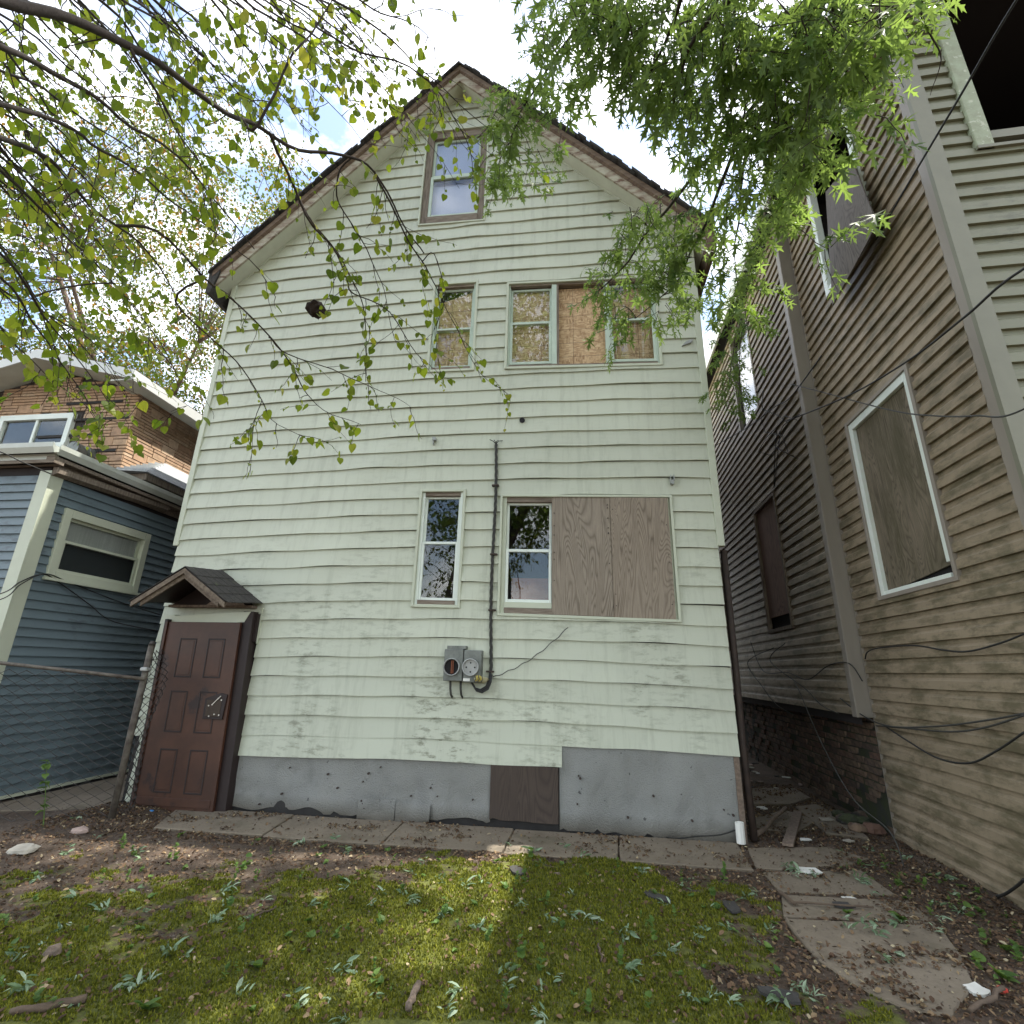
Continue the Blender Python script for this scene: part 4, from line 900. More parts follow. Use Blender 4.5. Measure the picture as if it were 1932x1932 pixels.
cable('gutter_cable', [(-5.6, 3.4, 3.35), sX(0, 1320, -5.95), sX(70, 1352, -5.95), sX(150, 1385, -5.96)], .007, 'cable_black', 'black cable rising to the corner of the blue house gutter')

# ================================================================== ground
def fbm(x, y, o=4, s=1.):
    v = 0; a = .5
    for i in range(o): v += a*nz(x*s, y*s, 11.3+i); s *= 2.03; a *= .5
    return v
slabs = []
def slab(pp, z=.022): slabs.append([Vector((p[0], p[1], z)) for p in pp])
JX = [(G(250, 1578), G(300, 1537)), (G(475, 1589), G(568, 1533)), (G(709, 1603), G(773, 1543)), (G(955, 1594), G(970, 1567)), (G(1167, 1622), G(1167, 1575)), (G(1420, 1640), G(1397, 1599))]
for (a, b), (c, d) in zip(JX, JX[1:]):
    slab([(a.x+.008, 4.79+.02*nz(a.x, 1)), (c.x-.008, 4.80+.03*nz(c.x, 1)), (d.x-.008, 5.47), (b.x+.008, 5.47)], .014+random.uniform(-.005, .004))
gp = lambda *q: [(G(x, y).x, G(x, y).y) for x, y in q]
slab(gp((1480, 1738), (1508, 1775), (1540, 1812), (1580, 1842), (1640, 1880), (1720, 1915), (1800, 1925), (1838, 1862), (1815, 1808), (1772, 1752)), .016)
slab(gp((1474, 1690), (1479, 1731), (1768, 1746), (1715, 1702), (1600, 1697)), .010)
slab(gp((1410, 1602), (1428, 1640), (1470, 1642), (1600, 1634), (1640, 1622), (1560, 1600)), .010)
slab(gp((1440, 1648), (1470, 1684), (1600, 1690), (1690, 1690), (1625, 1644)), .008)
slab(gp((1425, 1545), (1428, 1565), (1500, 1575), (1540, 1550), (1480, 1530)), .015); slab(gp((1500, 1525), (1560, 1575), (1640, 1585), (1600, 1550), (1540, 1520)), .02); slab(gp((1418, 1490), (1420, 1520), (1490, 1520), (1530, 1508), (1500, 1490)), .02)
slab([(-7.4, 4.62), (-5.6, 5.0), (-4.98, 5.2), (-5.0, 9.0), (-6.04, 9.0), (-6.04, 4.95), (-7.4, 4.66)], .012)
def in_poly(x, y, P_):
    c = False; n_ = len(P_); j = n_-1
    for i in range(n_):
        if (P_[i].y > y) != (P_[j].y > y) and x < (P_[j].x-P_[i].x)*(y-P_[i].y)/(P_[j].y-P_[i].y)+P_[i].x: c = not c
        j = i
    return c
def moss_at(x, y):
    v = .80+.55*fbm(x+3, y+1.5, 4, .75)+.75*fbm(x, y, 4, 3.4)
    v -= .55*max(0, (x-.55)/.9+.1*(y-3)) if x > .45 else 0           # litter towards the side path
    v -= max(0, y-4.35)*.55                                          # bare strip along the walk
    v -= max(0, (y-3.25)*.34+(-1.6-x)*.16) if x < -.8 else 0         # bare earth to the left
    if y > 4.9 or x < -4.0: v -= .6
    return v
xs = np.concatenate([[-120, -60, -30, -16, -11, -8.5, -7.4], np.arange(-6.6, 3.05, .03), [3.2, 4, 6, 10, 18, 40, 120]])
ys = np.concatenate([[-120, -50, -20, -8, -3, -.5, .8, 1.4], np.arange(1.8, 5.6, .03), np.arange(5.6, 9, .08), [9.5, 10.5, 12, 14, 18, 30, 60, 150]])
gv, moss = [], []
for y in ys:
    for x in xs:
        inn = -7 < x < 3.1 and 1 < y < 9.2
        mo = moss_at(x, y) if inn else .2
        z = .0
        if inn:
            z = .028*fbm(x, y, 3, .9)+.014*fbm(x, y, 3, 5.)+.016*min(1, max(0, mo-.45)*4)*(1+2.0*fbm(x, y, 3, 7))
            if y > 5.5 and x < 1.4: z = -.06
            if any(in_poly(x, y, s_) for s_ in slabs): z = z-.012 if z > .030 else min(z, .004)-.02
            if x > 1.4 and y > 5.2: z += .01*nz(x*9, y*9)
            if x < -4.2: z += .03*max(0, 1-abs(x+4.6)*1.5)
        gv.append((x, y, z)); moss.append(mo)
nx, ny = len(xs), len(ys)
idx = np.arange(nx*ny).reshape(ny, nx)
gf = np.stack([idx[:-1, :-1], idx[:-1, 1:], idx[1:, 1:], idx[1:, :-1]], -1).reshape(-1, 4)
gr = fast('ground', gv, gf, 'earth', None, True); tag(gr, kind='structure')
at_ = gr.data.attributes.new('moss', 'FLOAT', 'POINT'); at_.data.foreach_set('value', np.array(moss, np.float32))
GZ = np.array([v[2] for v in gv]).reshape(ny, nx)
def gz(x, y):
    i = min(max(int(np.searchsorted(xs, x))-1, 0), nx-2); j = min(max(int(np.searchsorted(ys, y))-1, 0), ny-2)
    u = (x-xs[i])/(xs[i+1]-xs[i]); v = (y-ys[j])/(ys[j+1]-ys[j])
    z = GZ[j, i]*(1-u)*(1-v)+GZ[j, i+1]*u*(1-v)+GZ[j+1, i]*(1-u)*v+GZ[j+1, i+1]*u*v
    for s_ in slabs:
        if in_poly(x, y, s_): return s_[0].z
    return float(z)
pv = None
for i, s_ in enumerate(slabs):
    m = MB(); n_ = len(s_); pts = []
    for k in range(n_):                                  # chipped edges
        a, b = s_[k], s_[(k+1) % n_]; q = max(1, int((b-a).length/.06))
        for j in range(q):
            p = a.lerp(b, j/q); e = .010*nz(p.x*17, p.y*17, 1)+.006*nz(p.x*40, p.y*40, 4); nrm = Vector((-(b-a).y, (b-a).x, 0)).normalized(); pts.append(p+nrm*e)
    m.prism([(p.x, p.y, s_[0].z-.07) for p in pts], (0, 0, .07))
    if pv is None: pv = m.build('pavement', 'concrete', None, bevel=.006); tag(pv, kind='structure')
    else: m.build('slab', 'concrete', pv, bevel=.006)

# frustum test for ground scatter
def in_view(p, mrg=30):
    q = project(p); return q is not None and -mrg < q[0] < 1932+mrg and -mrg < q[1] < 1932+mrg
def rotm(yaw, pitch, roll): return np.array((Matrix.Rotation(yaw, 3, 'Z')@Matrix.Rotation(pitch, 3, 'X')@Matrix.Rotation(roll, 3, 'Y')))

# moss cushions as tiny blades
tv = [(-.30, 0, 0), (.30, 0, 0), (.12, .25, .75), (0, .55, 1.)]; tf = [(0, 1, 2), (0, 2, 3)]
ms = []
while len(ms) < 100000:
    y = 1.9+3.0*random.random()**1.25; x = random.uniform(-4.2, 2.2)
    if moss_at(x, y)+.28*nz(x*12, y*12, 2) < .52: continue
    p = Vector((x, y, 0))
    if not in_view(p, 10): continue
    if any(in_poly(x, y, s_) for s_ in slabs[:8]): continue
    sc = random.uniform(.007, .019)*(.8+.3*y/3)
    ms.append((rotm(random.uniform(0, 6.28), random.uniform(-.5, .9), 0)*sc, (x, y, gz(x, y)-.003)))
V, Fa = spread(tv, tf, ms); tag(fast('moss', V, Fa, 'moss_blade'), 'low green moss carpeting the yard', 'moss', kind='stuff')
# leaf litter
tv = [(-.5, 0, 0), (-.15, .28, .10), (0, 0, .02), (-.15, -.28, .12), (.5, .02, .10), (.2, .25, .16), (.2, -.22, .15)]; tf = [(0, 2, 1), (0, 3, 2), (1, 2, 5), (2, 3, 6), (2, 4, 5), (2, 6, 4)]
ms = []
while len(ms) < 26000:
    y = 1.9+6.5*random.random()**1.6; x = random.uniform(-5.0, 2.95)
    if y > 5.45 and x < 1.52: continue
    mo = moss_at(x, y); on = any(in_poly(x, y, s_) for s_ in slabs)
    k = .10 if on else (1. if mo < .45 else .16)
    if on and fbm(x, y, 3, 3) > .13: k = 1.
    if x < -1.3 and y < 4.6 and mo < .5: k = .45
    if random.random() > k or not in_view(Vector((x, y, 0)), 10): continue
    sc = random.choice([.010, .014, .018, .025, .035])*random.uniform(.7, 1.2)
    ms.append((rotm(random.uniform(0, 6.28), random.gauss(0, .45), random.gauss(0, .45))*sc, (x, y, gz(x, y)+.003+.01*random.random())))
V, Fa = spread(tv, tf, ms); tag(fast('leaf_litter', V, Fa, 'leaf_litter'), 'brown dead leaves and chips strewn over the ground', 'leaf litter', kind='stuff')
# pebbles and crumbs
ico = [(0, 0, .6), (.7, 0, 0), (0, .6, 0), (-.6, 0, .1), (0, -.7, 0)]; icf = [(0, 1, 2), (0, 2, 3), (0, 3, 4), (0, 4, 1)]
ms = []
while len(ms) < 5000:
    y = 1.9+7*random.random()**1.5; x = random.uniform(-5.5, 2.95)
    if (y > 5.45 and x < 1.52) or not in_view(Vector((x, y, 0)), 10): continue
    if moss_at(x, y) > .55 and random.random() < .8: continue
    ms.append((rotm(random.uniform(0, 6.28), random.gauss(0, .2), 0)*random.choice([.004, .006, .008, .014]), (x, y, gz(x, y))))
V, Fa = spread(ico, icf, ms); tag(fast('gravel', V, Fa, 'gravel'), 'small stones and crumbs scattered in the earth', 'gravel', kind='stuff')

# ------------------------------------------------------------------ leaves
def heart():                                           # heart-shaped leaf, stem at the origin, tip along +Y
    pts = [(0, .02), (.17, -.07), (.36, -.03), (.47, .14), (.47, .34), (.36, .58), (.18, .80), (.0, 1.)]
    v = []; f = []
    for (x, y) in pts[:-1]: v.append((x, y, .16*x-.10*y*y))
    tip = len(v); v.append((0, 1., -.14))
    for (x, y) in pts[1:-1]: v.append((-x, y, .16*x-.10*y*y))
    mid = len(v); v.append((0, .35, -.01))
    ring = list(range(0, tip+1))+list(range(len(pts)-1+len(pts)-2, tip, -1))
    for i in range(len(ring)): f.append((mid, ring[i], ring[(i+1) % len(ring)]))
    return v, f
def maple():
    lob = [(0., 1., 0.), (.36, .78, 0), (-.36, .78, 0)]
    out_ = [(0, 0)]
    R_ = [(.04, .03), (.20, .0), (.44, -.02), (.22, .11), (.09, .20), (.34, .40), (.60, .66), (.30, .50), (.08, .36), (.10, .62), (.20, .80), (.08, .80), (0, 1.12)]
    v = [(x, y, .12*abs(x)-.16*y*y) for x, y in R_]; tip = len(v)-1
    v += [(-x, y, .12*abs(x)-.16*y*y) for x, y in R_[:-1][::-1]]; n_ = len(v); v.append((0, .30, -.02)); c = n_
    f = [(c, i, (i+1) % n_) for i in range(n_)]
    return v, f
HV, HF = heart(); MV, MF = maple()
def leaf_frame(yaw, droop, tw, sc): return np.array(Matrix.Rotation(yaw, 3, 'Z')@Matrix.Rotation(-droop, 3, 'X')@Matrix.Rotation(tw, 3, 'Y'))*sc

# fallen maple sprigs (pale undersides up) and weeds
sprig_meshes = []
NV = [(0, 0, 0), (.13, .30, .05), (0, .34, -.01), (-.13, .30, .05), (.11, .66, .02), (0, .68, -.05), (-.11, .66, .02), (0, 1., -.14)]; NF = [(0, 1, 2), (0, 2, 3), (1, 4, 5), (1, 5, 2), (2, 5, 6), (2, 6, 3), (4, 7, 5), (5, 7, 6)]
for k in range(14):
    r_ = random.Random(k); ms = []; base = r_.uniform(0, 6.28); n_ = r_.randint(5, 14)
    for i in range(n_):
        ms.append((leaf_frame(base+r_.gauss(0, .75), r_.uniform(-.75, .55), r_.gauss(0, .8), r_.choice((.03, .04, .05, .06, .075))), (max(-.03, min(.03, r_.gauss(0, .02))), max(-.03, min(.03, r_.gauss(0, .02))), .006+r_.random()*.02)))
    V, Fa = spread(NV, NF, ms); vs = V.tolist(); fs = Fa.tolist()
    if k < 0:
        V2, F2 = spread(MV, MF, [(leaf_frame(base+r_.gauss(0, .6), r_.uniform(-.3, .6), r_.gauss(0, .7), r_.uniform(.04, .07)), (r_.gauss(0, .03), r_.gauss(0, .03), .02)) for _ in range(2)]); fs += (F2+len(vs)).tolist(); vs += V2.tolist()
    me = bpy.data.meshes.new('sprig'); me.from_pydata(vs, [], fs); me.materials.append(MATS['leaf_fallen']); sprig_meshes.append(me)
def drop(me, name, x, y, sc, label, cat, group, tilt=.12, dz=0.):
    o = bpy.data.objects.new(name, me); COL.objects.link(o); o.location = (x, y, gz(x, y)+dz); o.rotation_euler = (random.gauss(0, tilt), random.gauss(0, tilt), random.uniform(0, 6.28)); o.scale = (sc, sc, sc)
    return tag(o, label, cat, group)
def place(x, y):
    if x > 2.05: return 'along the foot of the tan wall'
    if x > 1.15: return 'on or beside the side path' if y < 5.2 else 'at the alley mouth'
    if y > 4.75: return 'on the concrete walk along the house'
    if x > .45: return 'in the brown litter left of the side path'
    if x < -3.2: return 'on the bare earth near the fence'
    if y > 4.1: return 'on the brown strip before the concrete walk'
    if x < -1.9: return 'at the left of the mossy yard'
    return 'on the middle of the moss' if y > 3.1 else 'on the nearest moss at the bottom edge'
SPR = [ (250, 1610), (180, 1580), (120, 1610), (60, 1660), (560, 1600), (650, 1600), (850, 1660), (760, 1690), (905, 1665), (1010, 1610), (1060, 1600), (1080, 1615), (700, 1720), (640, 1690), (490, 1720), (430, 1690), (410, 1740), (250, 1700), (120, 1760), (60, 1800), (340, 1800), (900, 1760), (960, 1720), (1020, 1740), (1060, 1690), (1120, 1750), (850, 1740), (480, 1850), (640, 1830), (560, 1880), (700, 1900), (930, 1850), (1040, 1870), (1190, 1840), (1280, 1800), (1340, 1720), (1410, 1700), (1450, 1730), (1320, 1760), (1430, 1790), (1480, 1880), (1360, 1880), (1390, 1910), (1480, 1640), (1510, 1655), (1640, 1640), (1680, 1660), (1740, 1660), (1790, 1690), (1830, 1720), (1770, 1770), (1650, 1770), (1720, 1800), (1600, 1735), (1620, 1600), (1700, 1625), (1660, 1690), (30, 1880), (150, 1890), (270, 1860), (1010, 1930), (860, 1920), (800, 1640), (1170, 1650), (1300, 1660)]
for i, (px, py) in enumerate(SPR):
    for j in range(2):
        g_ = G(px+random.gauss(0, 14+26*j), py+random.gauss(0, 7+12*j)); pl = place(g_.x, g_.y); drop(random.choice(sprig_meshes), 'fallen_sprig', g_.x, g_.y, random.uniform(.6, 1.25), 'wilted pale green sprig fallen '+pl, 'leaf sprig', 'fallen sprigs '+pl)
weed_meshes = []
for k in range(6):
    r_ = random.Random(k+50); ms = []
    for i in range(r_.randint(5, 9)):
        a = r_.uniform(0, 6.28); ms.append((leaf_frame(a, r_.uniform(-.9, -.1), 0, r_.uniform(.025, .06))*np.array([[.75, .75, 1]]), (0, 0, .01+.012*i*(k % 2))))
    V, Fa = spread(HV, HF, ms); me = bpy.data.meshes.new('weed'); me.from_pydata(V.tolist(), [], Fa.tolist()); me.materials.append(MATS['leaf_weed']); weed_meshes.append(me)
n_ = 0
while n_ < 240:
    if n_ < 55: x, y = random.uniform(2.0, 2.85), random.uniform(3.2, 5.2)
    else: x, y = random.uniform(-3.8, 1.2), 2.2+2.5*random.random()**1.4
    if not in_view(Vector((x, y, 0)), 0) or any(in_poly(x, y, s_) for s_ in slabs): continue
    pl = place(x, y); g_ = 'weeds '+pl
    drop(random.choice(weed_meshes), 'weed', x, y, random.choice((.35, .5, .65, .8, 1.05)), 'small green broadleaf weed sprouting '+pl, 'weed', g_); n_ += 1
for px, py, h_ in ((1850, 1820, 1.6), (1890, 1850, 1.9), (1900, 1800, 1.5), (1600, 1730, 1.2), (1700, 1740, 1.7), (270, 1920, 1.6), (610, 1600, 1.1)):
    g_ = G(px, py); drop(weed_meshes[px % 6], 'weed', g_.x, g_.y, h_*.95, 'larger broad-leaved green weed by the path' if px > 1000 else 'larger broad-leaved weed in the yard', 'weed', 'larger weeds by the path' if px > 1000 else 'larger weeds in the yard')
r_ = random.Random(3)                                   # weed stalk by the fence
st = thing('weed_stalk', (-4.75, 4.62, 0), 'single thin weed stalk with reddish tip growing through the fence', 'weed')
b0 = atY(75, 1590, 4.55); b1 = atY(88, 1435, 4.55)
MB().tube([(b0.x, b0.y, 0), b0.lerp(b1, .5)+Vector((.02, 0, 0)), b1], [.006, .004, .002], 5).build('stem', 'leaf_weed', st)
ms = [(leaf_frame(r_.uniform(0, 6.28), r_.uniform(-.2, .7), 0, r_.uniform(.04, .07)), tuple(b0.lerp(b1, r_.uniform(.35, 1.)))) for i in range(22)]
V, Fa = spread(HV, HF, ms); fast('leaves', V, Fa, 'leaf_weed', st)

# debris lying about
def lump(name, px, py, r, mat, label, cat, flat=.5, seed=0, z=0.):
    p = G(px, py); m = MB(); n_ = 10
    for i in range(6):
        ph = math.pi*i/5-math.pi/2
        for j in range(n_):
            a = 2*math.pi*j/n_; d = Vector((math.cos(ph)*math.cos(a), math.cos(ph)*math.sin(a), math.sin(ph)*flat)); k = r*(1+.35*nz(d.x*1.6+seed, d.y*1.6, d.z*2))
            m.v.append((p.x+d.x*k*1.3, p.y+d.y*k, gz(p.x, p.y)+r*flat*.55+d.z*k))
    for i in range(5):
        for j in range(n_): m.f.append((i*n_+j, i*n_+(j+1) % n_, (i+1)*n_+(j+1) % n_, (i+1)*n_+j))
    return tag(m.build(name, mat), label, cat)
lump('stone', 40, 1612, .085, 'stone_pale', 'pale flat stone at the left edge of the yard', 'stone', .4, 1)
lump('stone', 148, 1577, .06, 'stone_pink', 'small pinkish stone near the fence foot', 'stone', .5, 2)
lump('stone', 97, 1806, .035, 'old_plank', 'small dark brown lump on the moss at lower left', 'stone', .8, 3)
for i in range(14):
    s_ = random.uniform(6.05, 6.8); p = TP(s_, random.uniform(.0, .32), 0); q = project(p)
    if q: lump('rubble_stone', q[0], q[1], random.uniform(.04, .09), 'brick_old' if i % 2 else 'mortar_moss', 'mossy rubble fallen from the brick foundation', 'rubble', .7, i)['group'] = 'rubble below the foundation'
def flatbit(name, px, py, w_, h_, ang, mat, label, cat, th=.012, group=None, ragged_=.18, z=.006):
    p = G(px, py); m = MB(); pts = []; n_ = 9; r_ = random.Random(px)
    for i in range(n_):
        a = 2*math.pi*i/n_; k = 1+r_.uniform(-ragged_, ragged_); cx, cy = math.cos(a), math.sin(a); sq = max(abs(cx), abs(cy)); x, y = w_*cx/sq*k/2, h_*cy/sq*k/2
        pts.append((p.x+x*math.cos(ang)-y*math.sin(ang), p.y+x*math.sin(ang)+y*math.cos(ang), gz(p.x, p.y)+z+.04*x*r_.uniform(-1, 1)))
    return tag(m.prism(pts, (0, 0, th)).build(name, mat), label, cat, group)
flatbit('roof_shingle', 975, 1648, .09, .16, .6, 'slate_dark', 'dark shingle scrap beside the sunlit moss patch', 'shingle')
flatbit('roof_shingle', 1380, 1718, .09, .17, .1, 'slate_dark', 'dark squarish shingle scrap lying left of the side path', 'shingle')
flatbit('roof_shingle', 1240, 1700, .08, .20, .9, 'slate_dark', 'long dark shingle scrap in the litter right of the moss', 'shingle')
flatbit('roof_shingle', 1475, 1893, .17, .10, -.2, 'slate_dark', 'dark shingle scrap under a pale sprig by the big slab', 'shingle')
flatbit('roof_shingle', 1590, 1715, .12, .07, .2, 'slate_dark', 'dark shingle scrap between the path slabs', 'shingle')
flatbit('plaster_scrap', 1527, 1648, .15, .11, .1, 'paper_white', 'large white plaster scrap on the side path', 'scrap')
flatbit('plaster_scrap', 1602, 1697, .10, .07, .3, 'paper_white', 'smaller off-white scrap on the path nearer the camera', 'scrap')
flatbit('plaster_scrap', 1520, 1588, .10, .05, .2, 'paper_white', 'pale scrap beside the upright plank in the alley', 'scrap')
flatbit('plaster_scrap', 1558, 1552, .14, .08, .2, 'stone_pale', 'pale slab chip against the foundation in the alley', 'scrap')
flatbit('plaster_scrap', 1437, 1527, .10, .10, .1, 'paper_white', 'white square scrap just behind the downpipe', 'scrap')
flatbit('plaster_scrap', 1600, 1590, .10, .06, .5, 'stone_pale', 'pale chip in the litter at the alley mouth', 'scrap')
flatbit('paper_scrap', 1845, 1875, .10, .08, .5, 'paper_white', 'crumpled white paper at the lower right corner', 'scrap')
flatbit('plastic_scrap', 285, 1535, .035, .018, .1, 'blue_plastic', 'tiny blue plastic scrap below the brown door', 'scrap')
flatbit('plastic_scrap', 1893, 1878, .03, .03, .1, 'red_plastic', 'tiny red plastic scrap at the lower right', 'scrap', th=.02)
flatbit('wood_chip', 1050, 1655, .05, .02, .3, 'old_plank', 'small wood chip in the litter behind the sunlit moss', 'wood chip')
for i in range(30):
    px, py = 1405+random.random()*150, 1440+random.random()*60
    flatbit('alley_scrap', px, py, random.uniform(.04, .14), random.uniform(.03, .08), random.uniform(0, 3), random.choice(['paper_white', 'stone_pale', 'slate_dark', 'old_plank', 'stone_pink']), 'small scrap of rubbish strewn deep in the alley', 'scrap', group='rubbish deep in the alley')
def stick(name, a, b, r, mat, label, za=.02, zb=.02, cat='stick'):
    A, B = G(*a), G(*b); pts = []
    for i in range(7):
        p = A.lerp(B, i/6); pts.append((p.x+.012*nz(i*1.3, r*99), p.y+.012*nz(i*1.7, r*77, 2), gz(p.x, p.y)+za+(zb-za)*i/6))
    return tag(MB().tube(pts, [r*(.8+.3*random.random()) for _ in pts], 6).build(name, mat, None, True), label, cat)
stick('stick', (1422, 1584), (1484, 1540), .022, 'old_plank', 'grey broken branch lying beside the downpipe foot', .02, .06)
stick('stick', (10, 1930), (158, 1897), .018, 'stick', 'mossy dark stick at the lower left corner', .012, .015)
stick('stick', (766, 1930), (788, 1880), .016, 'old_plank', 'short brown stick at the bottom edge of the yard')
stick('stick', (1895, 1880), (1835, 1932), .011, 'stick', 'thick dark root at the lower right corner', .03, .03)
stick('stick', (1470, 1690), (1500, 1715), .012, 'stick', 'dark twig crossing the left end of the path joint')
stick('stick', (1500, 1712), (1650, 1722), .007, 'stick', 'long dark twig lying along the path slab joint')
stick('stick', (470, 1745), (520, 1720), .007, 'stick', 'thin twig on the bare earth at left', .01, .01)
stick('stick', (1130, 1790), (1135, 1830), .006, 'stick', 'thin upright-looking twig on the moss right of centre', .01, .01)
A, B = G(1487, 1602), G(1506, 1540)
d = (B-A).normalized(); s_ = Vector((-d.y, d.x, 0))*.045
MB_ = MB().hexa([A-s_+Vector((0, 0, .02)), A+s_+Vector((0, 0, .02)), B+s_+Vector((0, 0, .03)), B-s_+Vector((0, 0, .03))], [A-s_+Vector((0, 0, .045)), A+s_+Vector((0, 0, .04)), B+s_*.8+Vector((0, 0, .055)), B-s_+Vector((0, 0, .055))])
tag(MB_.build('broken_plank', 'old_plank'), 'broken weathered plank lying at the alley mouth', 'plank')

# ================================================================== trees
class Tree:
    def __init__(s, name, loc, label, leafmat, tv, tf, seed, maxparts=300):
        s.root = thing(name, loc, label, 'tree'); s.wood = MB(); s.twig = MB(); s.leaves = []; s.dist = False; s.skip = 0.; s.r = random.Random(seed); s.lm = leafmat; s.tv = tv; s.tf = tf; s.mp = maxparts; s.lines = []
    def limb(s, pts, r0, r1, n=7, wood=True):
        P_ = [Vector(p) for p in pts]; o = []
        for i in range(len(P_)-1):
            a, b, c, d = P_[max(i-1, 0)], P_[i], P_[i+1], P_[min(i+2, len(P_)-1)]
            q = 4
            for k in range(q):
                t = k/q; o.append(.5*((2*b)+(c-a)*t+(2*a-5*b+4*c-d)*t*t+(3*b-a-3*c+d)*t**3))
        o.append(P_[-1]); m = len(o)
        o = [p+Vector((nz(p.x*5, p.y*5, p.z*5), nz(p.y*5, p.z*5, p.x*5+7), nz(p.z*5, p.x*5, p.y*5+3)))*.018 if 0 < i < m-1 else p for i, p in enumerate(o)]
        rad = [r0+(r1-r0)*i/(m-1) for i in range(m)]
        (s.wood if wood else s.twig).tube(o, rad, n if wood else 4, False); return o
    def leaf(s, p, yaw, droop, tw, sc):
        if s.dist: sc *= min(1.1, max(.5, (Vector(p)-Vector((0, 0, H))).length/3.2))
        s.leaves.append((leaf_frame(yaw, droop, tw, sc), tuple(p)))
    def spray(s, p, d, ln, step, size, pair=False, droop=(.4, 1.3), grav=.5, r=.0022):
        """a drooping twig with leaves along it"""
        r_ = s.r; n_ = max(2, int(ln/step)); pts = [p]; d = d.normalized()
        for i in range(n_):
            d = (d+Vector((r_.gauss(0, .16), r_.gauss(0, .16), -grav*.14+r_.gauss(0, .1)))).normalized(); p = p+d*step; pts.append(p)
            for q in range(2 if pair else 1):
                if r_.random() < s.skip: continue
                yaw = math.atan2(d.y, d.x)-math.pi/2+(1 if (i+q) % 2 else -1)*r_.uniform(.4, 1.5)
                lp = p+Vector((-math.sin(yaw), math.cos(yaw), -.5))*(r_.uniform(.003, .010) if s.dist else r_.uniform(.01, .025))
                s.leaf(lp, yaw, r_.uniform(*droop), r_.gauss(0, .5), size*r_.choice((.35, .5, .65, .8, .95, 1.1, 1.3)))
        s.twig.tube(pts, [r*(1-.6*i/len(pts)) for i in range(len(pts))], 4, False)
    def clothe(s, line, step, ln, lstep, size, start=0., pair=False, spread_=.8, down=.25, droop=(.4, 1.3)):
        acc = 0
        for i in range(len(line)-1):
            seg = (line[i+1]-line[i]); acc += seg.length
            if i/len(line) < start: acc = min(acc, step); continue
            while acc > step:
                acc -= step*s.r.uniform(.6, 1.4); t = seg.normalized()
                d = t*.7+Vector((s.r.gauss(0, 1), s.r.gauss(0, 1), s.r.gauss(0, 1)))*spread_*.6+Vector((0, 0, -down))
                s.spray(line[i]+seg*s.r.random(), d, s.r.uniform(*ln), lstep, size, pair, droop)
    def finish(s, bark='bark', twigmat='bark_twig'):
        if s.wood.v: s.wood.build('trunk', bark, s.root, True)
        if s.twig.v: tag(s.twig.build('twigs', twigmat, s.root, True), kind='stuff')
        ks = []
        keep = []
        for (M_, p) in s.leaves:
            q = project(p)
            if q and q[2] < 1.3 and -200 < q[0] < 2130 and -300 < q[1] < 2130: continue
            keep.append((M_, p))
        s.leaves = keep
        for i, (M_, p) in enumerate(s.leaves):
            q = project(p); sz = np.linalg.norm(M_[:, 1])
            if q is None or not (0 < q[0] < 1932 and 0 < q[1] < 1932): ks.append(0)
            else: ks.append(sz/q[2])
        order = np.argsort(-np.array(ks)); single = set(order[:s.mp].tolist()) if s.mp else set()
        if single:
            me = bpy.data.meshes.new('leaf'); me.from_pydata([tuple(v) for v in s.tv], [], s.tf); me.materials.append(MATS[s.lm])
            for i in single:
                if ks[i] <= 0: continue
                M_, p = s.leaves[i]; o = link('leaf', me, s.root); mm = Matrix(M_.tolist()).to_4x4(); mm.translation = Vector(p); o.matrix_basis = mm
        rest_ = [l for i, l in enumerate(s.leaves) if i not in single]
        V, Fa = spread(s.tv, s.tf, rest_); tag(fast('foliage', V, Fa, s.lm, s.root), kind='stuff')

